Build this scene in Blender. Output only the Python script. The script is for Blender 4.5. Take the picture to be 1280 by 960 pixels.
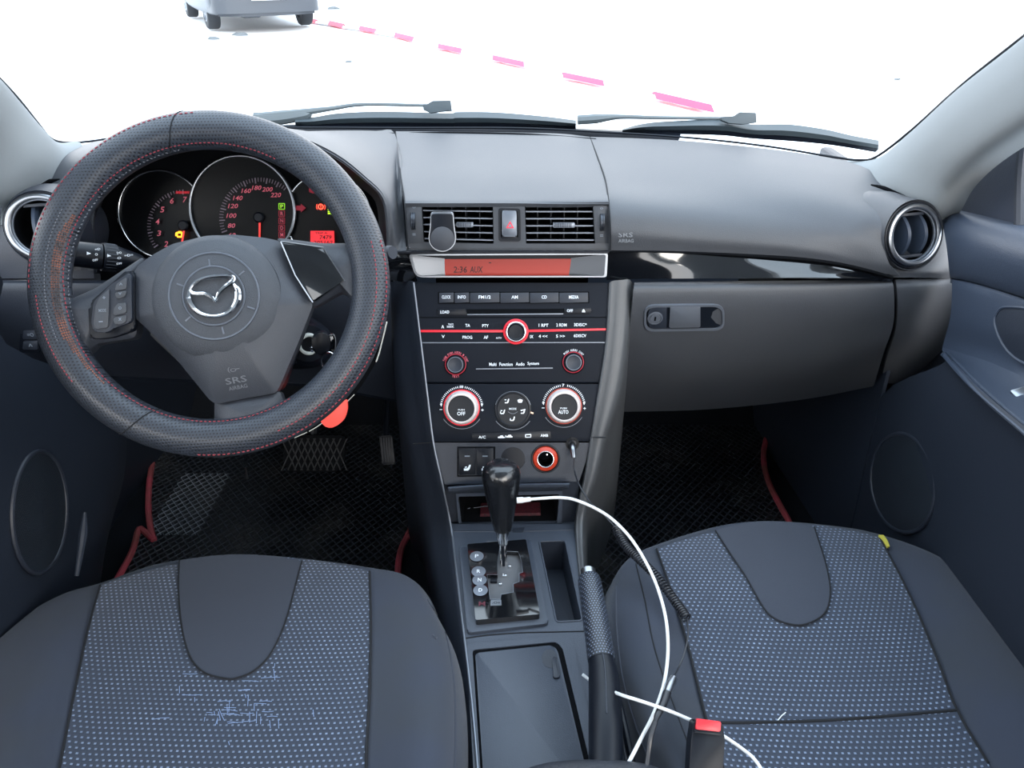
import bpy, bmesh, math, random
from mathutils import Vector as V, Matrix
from mathutils.bvhtree import BVHTree
from math import sin, cos, pi, radians
random.seed(7)
for _o in list(bpy.data.objects): bpy.data.objects.remove(_o)
SC = bpy.context.scene
COL = SC.collection

# ---------------------------------------------------------------- camera
FOC, CZ, PITCH = 962.0, 1.28, radians(30)
CAM = V((0, 0, CZ))
cd = bpy.data.cameras.new('camera'); cam = bpy.data.objects.new('camera', cd); COL.objects.link(cam)
cd.sensor_width = 36; cd.lens = FOC/1280*36; cd.clip_start = 0.02; cd.clip_end = 500
cam.location = CAM; cam.rotation_euler = (pi/2-PITCH, 0, 0)
SC.camera = cam
# ---------------------------------------------------------------- light
SC.view_settings.view_transform = 'Standard'; SC.view_settings.look = 'None'
SC.view_settings.exposure = 2.25; SC.view_settings.gamma = 1; SC.view_settings.use_curve_mapping = False
SC.cycles.use_denoising = True
SC.cycles.max_bounces = 8; SC.cycles.diffuse_bounces = 5; SC.cycles.transparent_max_bounces = 12
SC.cycles.sample_clamp_indirect = 6
w = bpy.data.worlds.new('overcast sky'); SC.world = w; w.use_nodes = True
wn = w.node_tree.nodes; wl = w.node_tree.links
bg = wn['Background']; bg.inputs[1].default_value = 1.0
tc = wn.new('ShaderNodeTexCoord'); sx = wn.new('ShaderNodeSeparateXYZ'); rp = wn.new('ShaderNodeValToRGB')
wl.new(tc.outputs['Generated'], sx.inputs[0]); wl.new(sx.outputs['Z'], rp.inputs[0]); wl.new(rp.outputs[0], bg.inputs[0])
rp.color_ramp.elements[0].position = 0.0; rp.color_ramp.elements[0].color = (1.0, 0.985, 0.975, 1)
rp.color_ramp.elements[1].position = 0.9; rp.color_ramp.elements[1].color = (0.68, 0.84, 1.0, 1)
sd = bpy.data.lights.new('sun', 'SUN'); sd.energy = 0.8; sd.angle = radians(32); sd.color = (1, .93, .84)
so = bpy.data.objects.new('sun', sd); COL.objects.link(so)
so.rotation_euler = V((0.35, -0.85, 0.40)).to_track_quat('Z', 'Y').to_euler()

# ---------------------------------------------------------------- helpers
def ray(u, v):
    a = (u-640)/FOC; b = -(v-480)/FOC
    return V((a, cos(PITCH)+b*sin(PITCH), -sin(PITCH)+b*cos(PITCH)))
def PY(u, v, y): d = ray(u, v); return CAM+d*(y/d.y)
def PZ(u, v, z): d = ray(u, v); return CAM+d*((z-CZ)/d.z)
def PX(u, v, x): d = ray(u, v); return CAM+d*(x/d.x)
def zc(x0, y0, s): return lambda *p: [(x0+a/s, y0+b/s) for a, b in p]
class Fr:
    def __init__(s, o, n, up=(0, 0, 1), roll=0):
        s.o = V(o); s.n = V(n).normalized(); s.x = V(up).cross(s.n).normalized(); s.y = s.n.cross(s.x)
        if roll:
            q = Matrix.Rotation(roll, 3, s.n); s.x = q@s.x; s.y = q@s.y
    def hit(s, u, v, h=0):
        d = ray(u, v); p = s.o+s.n*h; t = (p-CAM).dot(s.n)/d.dot(s.n); q = CAM+d*t-p
        return (q.dot(s.x), q.dot(s.y))
    def w(s, a, b, h=0): return s.o+s.x*a+s.y*b+s.n*h
    def pt(s, u, v, h=0): return s.w(*s.hit(u, v, h), h)
    def m(s, u, v, px): # metres spanned by px pixels there
        a = s.hit(u-.5, v); b = s.hit(u+.5, v); return px*math.hypot(a[0]-b[0], a[1]-b[1])
    def sub(s, u, v, h=0): # same orientation, origin at a pixel
        f = Fr.__new__(Fr); f.o = s.pt(u, v, h); f.n = s.n; f.x = s.x; f.y = s.y; return f
WL = {}
def thing(name, label, cat, loc, group=None, kind=None):
    o = bpy.data.objects.new(name, None); COL.objects.link(o); o.location = loc; o.empty_display_size = .05
    tag(o, label, cat, group, kind); WL[o.name] = V(loc); return o
def tag(o, label, cat, group=None, kind=None):
    if label: o['label'] = label
    if cat: o['category'] = cat
    if group: o['group'] = group
    if kind: o['kind'] = kind
    return o
def obj(name, bm, mat, parent=None, smooth=True, label=None, kind=None, angle=35, loc=None):
    if parent is not None: off = WL[parent.name]
    elif loc is not None: off = V(loc)
    else:
        cs = [v.co for v in bm.verts]
        off = V(((min(c.x for c in cs)+max(c.x for c in cs))/2, (min(c.y for c in cs)+max(c.y for c in cs))/2, min(c.z for c in cs)))
    me = bpy.data.meshes.new(name)
    for v in bm.verts: v.co -= off
    bm.to_mesh(me); bm.free()
    for m in (mat if isinstance(mat, (list, tuple)) else [mat]): me.materials.append(m)
    if smooth:
        for p in me.polygons: p.use_smooth = len(p.vertices) <= 4
        try: me.set_sharp_from_angle(angle=radians(angle))
        except Exception: pass
    o = bpy.data.objects.new(name, me); COL.objects.link(o)
    if parent is not None: o.parent = parent; WL[o.name] = off
    else: o.location = off; WL[o.name] = off
    if label: o['label'] = label
    if kind: o['kind'] = kind
    return o
def struct(name, bm, mat, **k):
    return obj(name, bm, mat, kind='structure', **k)
def merge(*bms):
    r = bms[0]
    for b in bms[1:]:
        me = bpy.data.meshes.new('t'); b.to_mesh(me); b.free(); r.from_mesh(me); bpy.data.meshes.remove(me)
    return r
def cr(p0, p1, p2, p3, t):
    return p1*1.0+(p2-p0)*(.5*t)+(p0*2-p1*5+p2*4-p3)*(.5*t*t)+(p1*3-p0-p2*3+p3)*(.5*t*t*t)
def spline(pts, n=6, closed=False):
    pts = [V(p) for p in pts]; N = len(pts)
    if N < 3: return [pts[0].lerp(pts[-1], i/n) for i in range(n+1)]
    out = []
    for i in range(N if closed else N-1):
        if closed: q = [pts[(i+k-1) % N] for k in range(4)]
        else: q = [pts[i-1] if i else pts[0]*2-pts[1], pts[i], pts[i+1], pts[i+2] if i+2 < N else pts[-1]*2-pts[-2]]
        for k in range(n): out.append(cr(*q, k/n))
    if not closed: out.append(pts[-1])
    return out
def spl2(pts, n=6, closed=False): return [(p.x, p.y) for p in spline([V((a, b, 0)) for a, b in pts], n, closed)]
def shell(bm, t):  # give an open surface its thickness, away from its normals
    bm.normal_update(); F0 = bm.faces[:]; B = [e for e in bm.edges if len(e.link_faces) == 1]
    nv = {v: bm.verts.new(v.co-v.normal*t) for v in bm.verts[:]}
    pairs = [(l.vert, l.link_loop_next.vert) for e in B for l in e.link_loops]
    for f in F0: bm.faces.new([nv[v] for v in f.verts][::-1])
    for a, b in pairs:
        try: bm.faces.new((b, a, nv[a], nv[b]))
        except ValueError: pass
    bm.normal_update()
def grid(rows, thick=0, flip=False, closed_u=False):
    bm = bmesh.new(); vs = [[bm.verts.new(p) for p in r] for r in rows]
    for i in range(len(rows)-1):
        n = len(rows[i])
        for j in range(n if closed_u else n-1):
            a, b, c, d = vs[i][j], vs[i][(j+1) % n], vs[i+1][(j+1) % n], vs[i+1][j]
            try: bm.faces.new((a, d, c, b) if flip else (a, b, c, d))
            except ValueError: pass
    if thick: shell(bm, thick)
    bmesh.ops.recalc_face_normals(bm, faces=bm.faces) if thick else None
    return bm
def sheet(rows, nu=6, nv=6, thick=.004, flip=None):
    R = [spline(r, nu) for r in rows]
    cols = [spline([r[j] for r in R], nv) for j in range(len(R[0]))]
    g = [[cols[j][i] for j in range(len(cols))] for i in range(len(cols[0]))]
    # orient towards the camera, then thicken away from it
    bm = grid(g); bm.normal_update()
    s = sum((f.normal.dot(CAM-f.calc_center_median()) > 0)*2-1 for f in bm.faces)
    if (s < 0) != bool(flip): bmesh.ops.reverse_faces(bm, faces=bm.faces); bm.normal_update()
    if thick: shell(bm, thick)
    return bm
def bvh(bm): bm.normal_update(); return BVHTree.FromBMesh(bm)
def cast(t, u, v, off=0.0, fb=None):
    d = ray(u, v).normalized(); h = t.ray_cast(CAM, d)
    if h[0] is None:
        if fb is None:
            h = t.find_nearest(CAM+d*1.0)
            return h[0]+h[1]*off
        return fb
    n = h[1] if h[1].dot(d) < 0 else -h[1]
    return h[0]+n*off
def drape(t, L, R, nu=10, nv=5, off=.002, thick=.003, arch=None):
    """patch laid on surface t between a left and a right pixel line"""
    L = spl2(L, nv); R = spl2(R, nv)
    A = lambda i, f: (arch(f)*max(0, 1-i/(nv*1.3))**1.5 if arch else 0)
    g = [[cast(t, L[i][0]+(R[i][0]-L[i][0])*j/nu, L[i][1]+(R[i][1]-L[i][1])*j/nu+A(i, j/nu), off) for j in range(nu+1)] for i in range(len(L))]
    bm = grid(g); bm.normal_update()
    if sum(f.normal.dot(CAM-f.calc_center_median()) for f in bm.faces) < 0: bmesh.ops.reverse_faces(bm, faces=bm.faces)
    shell(bm, thick); return bm
def tube(pts, r, n=8, sm=0, closed=False, flat=None, cap=True):
    P = spline(pts, sm, closed) if sm else [V(p) for p in pts]
    if isinstance(r, (list, tuple)):
        k = len(r)-1; R = []
        for i in range(len(P)):
            f = i/(len(P)-1)*k; a = min(int(f), k-1); R.append(r[a]+(r[a+1]-r[a])*(f-a))
    else: R = [r]*len(P)
    bm = bmesh.new(); rings = []; N = len(P); up = None
    for i, p in enumerate(P):
        t = (P[(i+1) % N]-P[i-1]) if (closed or 0 < i < N-1) else (P[1]-P[0] if i == 0 else P[-1]-P[-2])
        if t.length < 1e-9: t = V((0, 0, 1))
        t.normalize()
        if up is None: up = (V(flat) if flat else (V((0, 0, 1)) if abs(t.z) < .9 else V((1, 0, 0))))
        x = t.cross(up)
        if x.length < 1e-6: x = t.cross(V((.3, 1, .2)))
        x.normalize(); y = x.cross(t)
        if not flat: up = y
        rings.append([bm.verts.new(p+(x*cos(2*pi*k/n)+y*sin(2*pi*k/n))*R[i]) for k in range(n)])
    for i in range(N if closed else N-1):
        a, b = rings[i], rings[(i+1) % N]
        for k in range(n): bm.faces.new((a[k], a[(k+1) % n], b[(k+1) % n], b[k]))
    if cap and not closed: bm.faces.new(rings[0][::-1]); bm.faces.new(rings[-1])
    bmesh.ops.recalc_face_normals(bm, faces=bm.faces); return bm
def rnd(p, r, n=4):
    out = []; N = len(p)
    for i in range(N):
        a, b, c = V(p[i-1]), V(p[i]), V(p[(i+1) % N]); rr = r[i] if isinstance(r, (list, tuple)) else r
        d1 = (a-b); d2 = (c-b); k = min(rr, d1.length*.48, d2.length*.48)
        if k <= 1e-7: out.append((b.x, b.y)); continue
        s = b+d1.normalized()*k; e = b+d2.normalized()*k
        for j in range(n+1):
            t = j/n; q = s*(1-t)**2+b*(2*t*(1-t))+e*t*t; out.append((q.x, q.y))
    return out
def area2(p): return sum(p[i-1][0]*p[i][1]-p[i][0]*p[i-1][1] for i in range(len(p)))/2
def slab(fr, pts, h0, h1, bev=0, seg=2):
    """pts: local 2D outline; extruded along the frame normal"""
    if area2(pts) < 0: pts = pts[::-1]
    bm = bmesh.new()
    lo = [bm.verts.new(fr.w(a, b, h0)) for a, b in pts]; hi = [bm.verts.new(fr.w(a, b, h1)) for a, b in pts]; n = len(pts)
    top = bm.faces.new(hi); bm.faces.new(lo[::-1])
    for i in range(n): bm.faces.new((lo[i], lo[(i+1) % n], hi[(i+1) % n], hi[i]))
    if bev:
        bmesh.ops.bevel(bm, geom=list(top.edges), offset=bev, segments=seg, profile=.5, affect='EDGES', clamp_overlap=True)
    bmesh.ops.recalc_face_normals(bm, faces=bm.faces); return bm
def L2(fr, px, h=0): return [fr.hit(u, v, h) for u, v in px]
def pslab(fr, px, h0, h1, r=0, bev=0, n=4, seg=2):
    p = L2(fr, px, h1)
    if r: p = rnd(p, r, n)
    return slab(fr, p, h0, h1, bev, seg)
def holed(fr, outer, holes, h0, h1):
    bm = bmesh.new(); E = []
    loops = []
    for lp in [outer]+holes:
        if area2(lp) < 0: lp = lp[::-1]
        vs = [bm.verts.new(fr.w(a, b, h1)) for a, b in lp]; loops.append(vs)
        E += [bm.edges.new((vs[i-1], vs[i])) for i in range(len(vs))]
    bmesh.ops.triangle_fill(bm, use_beauty=True, use_dissolve=False, edges=E, normal=fr.n)
    bm.normal_update()
    for f in bm.faces:
        if f.normal.dot(fr.n) < 0: f.normal_flip()
    shell(bm, abs(h1-h0))
    return bm
def circ(c, r, n=40, ry=None, a0=0): ry = ry or r; return [(c[0]+r*cos(a0+2*pi*i/n), c[1]+ry*sin(a0+2*pi*i/n)) for i in range(n)]
def lathe(fr, prof, n=40, c=(0, 0), close=True):
    g = [[fr.w(c[0]+r*cos(2*pi*i/n), c[1]+r*sin(2*pi*i/n), h) for i in range(n)] for r, h in prof]
    bm = bmesh.new(); vs = [[bm.verts.new(p) for p in r] for r in g]
    for i in range(len(g)-1):
        for j in range(n): bm.faces.new((vs[i][j], vs[i][(j+1) % n], vs[i+1][(j+1) % n], vs[i+1][j]))
    if close:
        bm.faces.new(vs[0]); bm.faces.new(vs[-1])
    bmesh.ops.recalc_face_normals(bm, faces=bm.faces); return bm
def ring(fr, r, t, h0, h1, n=48, c=(0, 0)):  # flat ring, radius r..r+t, closed section
    pr = [(r, h0), (r, h1-.2*t), (r+.3*t, h1), (r+.7*t, h1), (r+t, h1-.2*t), (r+t, h0)]
    g = [[fr.w(c[0]+q*cos(2*pi*i/n), c[1]+q*sin(2*pi*i/n), h) for i in range(n)] for q, h in pr+[pr[0]]]
    bm = grid(g, closed_u=True); bmesh.ops.remove_doubles(bm, verts=bm.verts, dist=1e-7); bmesh.ops.recalc_face_normals(bm, faces=bm.faces); return bm
def dome(fr, pts, h0, h1, p=2.0, rings=6, skirt=0.01):
    if area2(pts) < 0: pts = pts[::-1]
    cx = sum(a for a, b in pts)/len(pts); cy = sum(b for a, b in pts)/len(pts)
    bm = bmesh.new(); R = [[bm.verts.new(fr.w(a, b, h0-skirt)) for a, b in pts]]
    for k in range(rings):
        s = cos(pi/2*k/rings)
        R.append([bm.verts.new(fr.w(cx+(a-cx)*s, cy+(b-cy)*s, h0+(h1-h0)*(1-s**p))) for a, b in pts])
    n = len(pts)
    for i in range(len(R)-1):
        for j in range(n): bm.faces.new((R[i][j], R[i][(j+1) % n], R[i+1][(j+1) % n], R[i+1][j]))
    c = bm.verts.new(fr.w(cx, cy, h1))
    for j in range(n): bm.faces.new((R[-1][j], R[-1][(j+1) % n], c))
    bm.faces.new(R[0][::-1])
    bmesh.ops.recalc_face_normals(bm, faces=bm.faces); return bm
def box(c, s, bev=0, rot=None):
    bm = bmesh.new(); bmesh.ops.create_cube(bm, size=1)
    for v in bm.verts:
        q = V((v.co.x*s[0], v.co.y*s[1], v.co.z*s[2]))
        if rot is not None: q = rot@q
        v.co = q+V(c)
    if bev: bmesh.ops.bevel(bm, geom=bm.edges[:], offset=bev, segments=2, profile=.5, affect='EDGES', clamp_overlap=True)
    return bm
_TX = {}
def glyphs(s):
    if s not in _TX:
        c = bpy.data.curves.new('t', 'FONT'); c.body = s; c.fill_mode = 'FRONT'; c.resolution_u = 2; c.offset = .012
        o = bpy.data.objects.new('t', c); me = bpy.data.meshes.new_from_object(o)
        _TX[s] = ([v.co.copy() for v in me.vertices], [list(p.vertices) for p in me.polygons])
        bpy.data.objects.remove(o); bpy.data.curves.remove(c); bpy.data.meshes.remove(me)
    return _TX[s]
def textbm(fr, s, a0, b0, a1, b1, h=.0003, ital=0, fit=True, rot=0, c=None):
    vs, fs = glyphs(s)
    x0 = min(v.x for v in vs); x1 = max(v.x for v in vs); y0 = min(v.y for v in vs); y1 = max(v.y for v in vs)
    bm = bmesh.new(); R = []
    ca, cb = (a0+a1)/2, (b0+b1)/2
    for v in vs:
        fx = (v.x-x0)/(x1-x0)-.5; fy = (v.y-y0)/(y1-y0)-.5
        a = fx*(a1-a0)+fy*ital*(b1-b0); b = fy*(b1-b0)
        if rot: a, b = a*cos(rot)-b*sin(rot), a*sin(rot)+b*cos(rot)
        R.append(bm.verts.new(fr.w(ca+a, cb+b, h)))
    for f in fs:
        try: bm.faces.new([R[i] for i in f])
        except ValueError: pass
    bm.normal_update()
    for f in bm.faces:
        if f.normal.dot(fr.n) < 0: f.normal_flip()
    return bm
def ptext(fr, s, u, v, wpx, hpx, h=.0004, ital=0, rot=0):
    a, b = fr.hit(u, v, h); k = fr.m(u, v, 1); return textbm(fr, s, a-wpx*k/2, b-hpx*k/2, a+wpx*k/2, b+hpx*k/2, h, ital, rot=rot)
# ---------------------------------------------------------------- materials
def lin(c): c = c/255; return c/12.92 if c <= .04045 else ((c+.055)/1.055)**2.4
def M(name, rgb, rough=.5, metal=0, grain=None, coat=0, emit=0, spec=.5, vary=None, sheen=0):
    m = bpy.data.materials.new(name); m.use_nodes = True; nt = m.node_tree; b = nt.nodes['Principled BSDF']
    col = tuple(lin(x) for x in rgb)+(1,)
    b.inputs['Base Color'].default_value = col; b.inputs['Roughness'].default_value = rough; b.inputs['Metallic'].default_value = metal
    b.inputs['Specular IOR Level'].default_value = spec; b.inputs['Coat Weight'].default_value = coat; b.inputs['Coat Roughness'].default_value = .05
    b.inputs['Sheen Weight'].default_value = sheen
    if emit: b.inputs['Emission Color'].default_value = col; b.inputs['Emission Strength'].default_value = emit
    if grain or vary:
        t = nt.nodes.new('ShaderNodeTexCoord')
        if grain:
            n = nt.nodes.new('ShaderNodeTexNoise'); n.inputs['Scale'].default_value = grain[0]; n.inputs['Detail'].default_value = 2
            bp = nt.nodes.new('ShaderNodeBump'); bp.inputs['Strength'].default_value = grain[1]; bp.inputs['Distance'].default_value = .001
            nt.links.new(t.outputs['Object'], n.inputs['Vector']); nt.links.new(n.outputs[0], bp.inputs['Height']); nt.links.new(bp.outputs[0], b.inputs['Normal'])
        if vary:
            n = nt.nodes.new('ShaderNodeTexNoise'); n.inputs['Scale'].default_value = vary[0]; n.inputs['Detail'].default_value = 5
            mx = nt.nodes.new('ShaderNodeMix'); mx.data_type = 'RGBA'; mx.inputs['A'].default_value = col; mx.inputs['B'].default_value = tuple(lin(x) for x in vary[1])+(1,)
            r = nt.nodes.new('ShaderNodeValToRGB'); r.color_ramp.elements[0].position = vary[2] if len(vary) > 2 else .4; r.color_ramp.elements[1].position = (vary[2] if len(vary) > 2 else .4)+.25
            nt.links.new(t.outputs['Object'], n.inputs['Vector']); nt.links.new(n.outputs[0], r.inputs[0]); nt.links.new(r.outputs[0], mx.inputs['Factor']); nt.links.new(mx.outputs['Result'], b.inputs['Base Color'])
    return m
def N(m, t, **k):
    n = m.node_tree.nodes.new(t)
    for a, b in k.items(): setattr(n, a, b)
    return n
def mth(m, op, a, b=None):
    n = N(m, 'ShaderNodeMath', operation=op)
    for i, x in enumerate((a, b)):
        if x is None: continue
        if isinstance(x, (int, float)): n.inputs[i].default_value = x
        else: m.node_tree.links.new(x, n.inputs[i])
    return n.outputs[0]
DASH = M('dash_plastic', (62, 65, 71), .5, spec=.45, grain=(900, .35), vary=(3, (70, 72, 76), .45))
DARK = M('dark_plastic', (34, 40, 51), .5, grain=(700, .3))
BLACK = M('black_plastic', (13, 18, 27), .42, spec=.28)
VOID = M('black_matte', (9, 11, 15), .9, spec=.1)
PANEL = M('stack_panel', (13, 19, 29), .55, spec=.16, grain=(1500, .1))
GREY = M('grey_console', (58, 65, 77), .48, grain=(900, .3))
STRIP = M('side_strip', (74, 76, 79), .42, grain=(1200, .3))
GLOSS = M('piano_black', (10, 12, 16), .07, coat=1)
CHROME = M('chrome', (215, 218, 222), .12, 1)
SATIN = M('satin_silver', (150, 154, 160), .3, 1)
LPAINT = M('silver_paint', (118, 124, 134), .38, .6)
PILLAR = M('pillar_cloth', (128, 133, 136), .85, grain=(1500, .3))
HEAD = M('headliner', (165, 168, 170), .9)
CARPET = M('carpet', (22, 25, 30), .95, spec=.1, grain=(400, 1))
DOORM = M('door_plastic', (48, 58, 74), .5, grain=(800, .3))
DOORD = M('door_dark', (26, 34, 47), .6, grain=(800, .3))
LEATHER = M('smooth_leather', (44, 47, 54), .42, grain=(500, .5), vary=(14, (50, 50, 52), .5))
RED = M('red_lit', (205, 32, 48), .4, emit=.10)
REDD = M('red_dim', (140, 16, 40), .4, emit=.07)
WHITE = M('white_print', (225, 232, 240), .5, emit=.03)
EMB = M('embossed_print', (104, 108, 114), .5)
PRINTG = M('grey_print', (120, 128, 138), .5)
REDBIND = M('red_binding', (170, 62, 74), .8, grain=(300, .5), vary=(20, (130, 66, 62), .4))
WCABLE = M('white_cable', (225, 228, 230), .4)
BCABLE = M('black_cable', (34, 36, 42), .35)
FAB = M('seat_cloth', (51, 57, 70), .92, grain=(1800, .4), sheen=.15, spec=.2, vary=(9, (52, 57, 66), .4))
FABP = M('seat_panel_cloth', (55, 60, 71), .92, grain=(1800, .4), sheen=.15, spec=.2)
SEAM = M('seam_thread', (18, 21, 27), .9)
def dotted(name, base, dot, px, py, rot=0):
    m = M(name, base, .9, sheen=.3, spec=.2); nt = m.node_tree; b = nt.nodes['Principled BSDF']
    t = N(m, 'ShaderNodeTexCoord'); mp = N(m, 'ShaderNodeMapping'); mp.inputs['Rotation'].default_value = (0, 0, rot)
    nt.links.new(t.outputs['Object'], mp.inputs[0]); s = N(m, 'ShaderNodeSeparateXYZ'); nt.links.new(mp.outputs[0], s.inputs[0])
    X = mth(m, 'DIVIDE', s.outputs[0], px); Y = mth(m, 'DIVIDE', s.outputs[1], py)
    row = mth(m, 'FLOOR', Y); X = mth(m, 'ADD', X, mth(m, 'MULTIPLY', row, .5))
    fx = mth(m, 'ABSOLUTE', mth(m, 'SUBTRACT', mth(m, 'FRACT', X), .5)); fy = mth(m, 'ABSOLUTE', mth(m, 'SUBTRACT', mth(m, 'FRACT', Y), .5))
    d = mth(m, 'MULTIPLY', mth(m, 'LESS_THAN', fx, .19), mth(m, 'LESS_THAN', fy, .17))
    n2 = N(m, 'ShaderNodeTexNoise'); n2.inputs['Scale'].default_value = 30; nt.links.new(t.outputs['Object'], n2.inputs[0])
    d2 = mth(m, 'MULTIPLY', d, mth(m, 'ADD', mth(m, 'MULTIPLY', n2.outputs[0], 1.2), .1))
    mx = N(m, 'ShaderNodeMix', data_type='RGBA'); mx.inputs['A'].default_value = tuple(lin(x) for x in base)+(1,); mx.inputs['B'].default_value = tuple(lin(x) for x in dot)+(1,)
    nt.links.new(d2, mx.inputs['Factor']); nt.links.new(mx.outputs['Result'], b.inputs['Base Color'])
    bp = N(m, 'ShaderNodeBump'); bp.inputs['Strength'].default_value = .6; bp.inputs['Distance'].default_value = .0012
    hh = mth(m, 'MAXIMUM', fx, fy); nt.links.new(mth(m, 'SUBTRACT', 1, hh), bp.inputs['Height']); nt.links.new(bp.outputs[0], b.inputs['Normal'])
    return m
DOTS = dotted('seat_dotted_cloth', (46, 54, 68), (128, 142, 166), .0068, .0062)
def perf(name, base, sc):
    m = M(name, base, .38, vary=None); nt = m.node_tree; b = nt.nodes['Principled BSDF']
    t = N(m, 'ShaderNodeTexCoord'); v = N(m, 'ShaderNodeTexVoronoi'); v.inputs['Scale'].default_value = sc; v.inputs['Randomness'].default_value = .25
    nt.links.new(t.outputs['Object'], v.inputs['Vector'])
    r = N(m, 'ShaderNodeValToRGB'); r.color_ramp.elements[0].position = .18; r.color_ramp.elements[1].position = .34
    nt.links.new(v.outputs['Distance'], r.inputs[0])
    bp = N(m, 'ShaderNodeBump'); bp.inputs['Strength'].default_value = .5; bp.inputs['Distance'].default_value = .001
    nt.links.new(r.outputs[0], bp.inputs['Height']); nt.links.new(bp.outputs[0], b.inputs['Normal'])
    mx = N(m, 'ShaderNodeMix', data_type='RGBA'); mx.inputs['A'].default_value = (.004, .005, .008, 1); mx.inputs['B'].default_value = tuple(lin(x) for x in base)+(1,)
    nt.links.new(r.outputs[0], mx.inputs['Factor']); nt.links.new(mx.outputs['Result'], b.inputs['Base Color'])
    return m
def perf2(name, base, hole, p, xv, yv, rad=.2, rough=.4):
    m = M(name, base, rough); nt = m.node_tree; b = nt.nodes['Principled BSDF']; t = N(m, 'ShaderNodeTexCoord')
    def dot(v):
        n = N(m, 'ShaderNodeVectorMath', operation='DOT_PRODUCT'); nt.links.new(t.outputs['Object'], n.inputs[0]); n.inputs[1].default_value = tuple(V(v)/p); return n.outputs['Value']
    X, Y = dot(xv), dot(yv); X = mth(m, 'ADD', X, mth(m, 'MULTIPLY', mth(m, 'FLOOR', Y), .5))
    f = lambda q: mth(m, 'SUBTRACT', mth(m, 'FRACT', q), .5)
    d = mth(m, 'SQRT', mth(m, 'ADD', mth(m, 'POWER', f(X), 2), mth(m, 'POWER', f(Y), 2)))
    r = N(m, 'ShaderNodeValToRGB'); r.color_ramp.elements[0].position = rad; r.color_ramp.elements[1].position = rad+.12; nt.links.new(d, r.inputs[0])
    mx = N(m, 'ShaderNodeMix', data_type='RGBA'); mx.inputs['A'].default_value = tuple(lin(q) for q in hole)+(1,); mx.inputs['B'].default_value = tuple(lin(q) for q in base)+(1,)
    nt.links.new(r.outputs[0], mx.inputs['Factor']); nt.links.new(mx.outputs['Result'], b.inputs['Base Color'])
    bp = N(m, 'ShaderNodeBump'); bp.inputs['Strength'].default_value = .4; bp.inputs['Distance'].default_value = .001; nt.links.new(r.outputs[0], bp.inputs['Height']); nt.links.new(bp.outputs[0], b.inputs['Normal'])
    return m
PERF = perf2('perforated_leather', (52, 57, 66), (16, 19, 25), .0036, (.99, -.12, 0), (-.06, .51, .857))
GRILLE = perf('speaker_mesh', (34, 40, 48), 330)
CARBON = perf2('grip_weave', (26, 31, 40), (104, 116, 136), .0034, (1, 0, 0), (0, 1, 0), .16)
def matmat():
    m = M('cell_mat', (24, 27, 32), .34); nt = m.node_tree; b = nt.nodes['Principled BSDF']
    t = N(m, 'ShaderNodeTexCoord'); s = N(m, 'ShaderNodeSeparateXYZ'); nt.links.new(t.outputs['Object'], s.inputs[0])
    X = mth(m, 'DIVIDE', s.outputs[0], .017); Y = mth(m, 'DIVIDE', s.outputs[1], .021)
    f = lambda q: mth(m, 'ABSOLUTE', mth(m, 'SUBTRACT', mth(m, 'FRACT', q), .5))
    h = mth(m, 'MAXIMUM', f(mth(m, 'ADD', X, Y)), f(mth(m, 'SUBTRACT', X, Y)))
    r = N(m, 'ShaderNodeValToRGB'); r.color_ramp.elements[0].position = .33; r.color_ramp.elements[1].position = .45
    nt.links.new(h, r.inputs[0])
    n = N(m, 'ShaderNodeTexNoise'); n.inputs['Scale'].default_value = 9; n.inputs['Detail'].default_value = 6; nt.links.new(t.outputs['Object'], n.inputs[0])
    r2 = N(m, 'ShaderNodeValToRGB'); r2.color_ramp.elements[0].position = .5; r2.color_ramp.elements[1].position = .75; nt.links.new(n.outputs[0], r2.inputs[0])
    mx = N(m, 'ShaderNodeMix', data_type='RGBA'); mx.inputs['A'].default_value = (.003, .004, .006, 1); mx.inputs['B'].default_value = (.037, .043, .054, 1)
    nt.links.new(r.outputs[0], mx.inputs['Factor'])
    m2 = N(m, 'ShaderNodeMix', data_type='RGBA'); m2.inputs['B'].default_value = (.06, .058, .055, 1); nt.links.new(mx.outputs['Result'], m2.inputs['A'])
    nt.links.new(mth(m, 'MULTIPLY', r2.outputs[0], .6), m2.inputs['Factor']); nt.links.new(m2.outputs['Result'], b.inputs['Base Color'])
    bp = N(m, 'ShaderNodeBump'); bp.inputs['Strength'].default_value = .9; bp.inputs['Distance'].default_value = .004
    nt.links.new(r.outputs[0], bp.inputs['Height']); nt.links.new(bp.outputs[0], b.inputs['Normal'])
    return m
MAT = matmat()
def glass():
    m = bpy.data.materials.new('window_glass'); m.use_nodes = True; nt = m.node_tree; nt.nodes.remove(nt.nodes['Principled BSDF'])
    o = nt.nodes['Material Output']; a = N(m, 'ShaderNodeBsdfTransparent'); a.inputs[0].default_value = (.96, .965, .965, 1); g = N(m, 'ShaderNodeBsdfGlossy'); g.inputs['Roughness'].default_value = .02
    x = N(m, 'ShaderNodeMixShader'); f = N(m, 'ShaderNodeFresnel'); f.inputs[0].default_value = 1.3
    nt.links.new(f.outputs[0], x.inputs[0]); nt.links.new(a.outputs[0], x.inputs[1]); nt.links.new(g.outputs[0], x.inputs[2]); nt.links.new(x.outputs[0], o.inputs[0]); return m
GLASS = glass()
SNOW = M('snow', (236, 240, 244), .8, grain=(6, .3), vary=(.6, (228, 234, 240), .5))
# ================================================================ outside
bm = bmesh.new(); bmesh.ops.create_grid(bm, x_segments=60, y_segments=60, size=60)
for v in bm.verts: v.co.z = 0; v.co.y += 40
tag(struct('ground', bm, SNOW, loc=(0, 40, 0)), 'white snow covered ground seen through the windscreen', 'snow')

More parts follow.
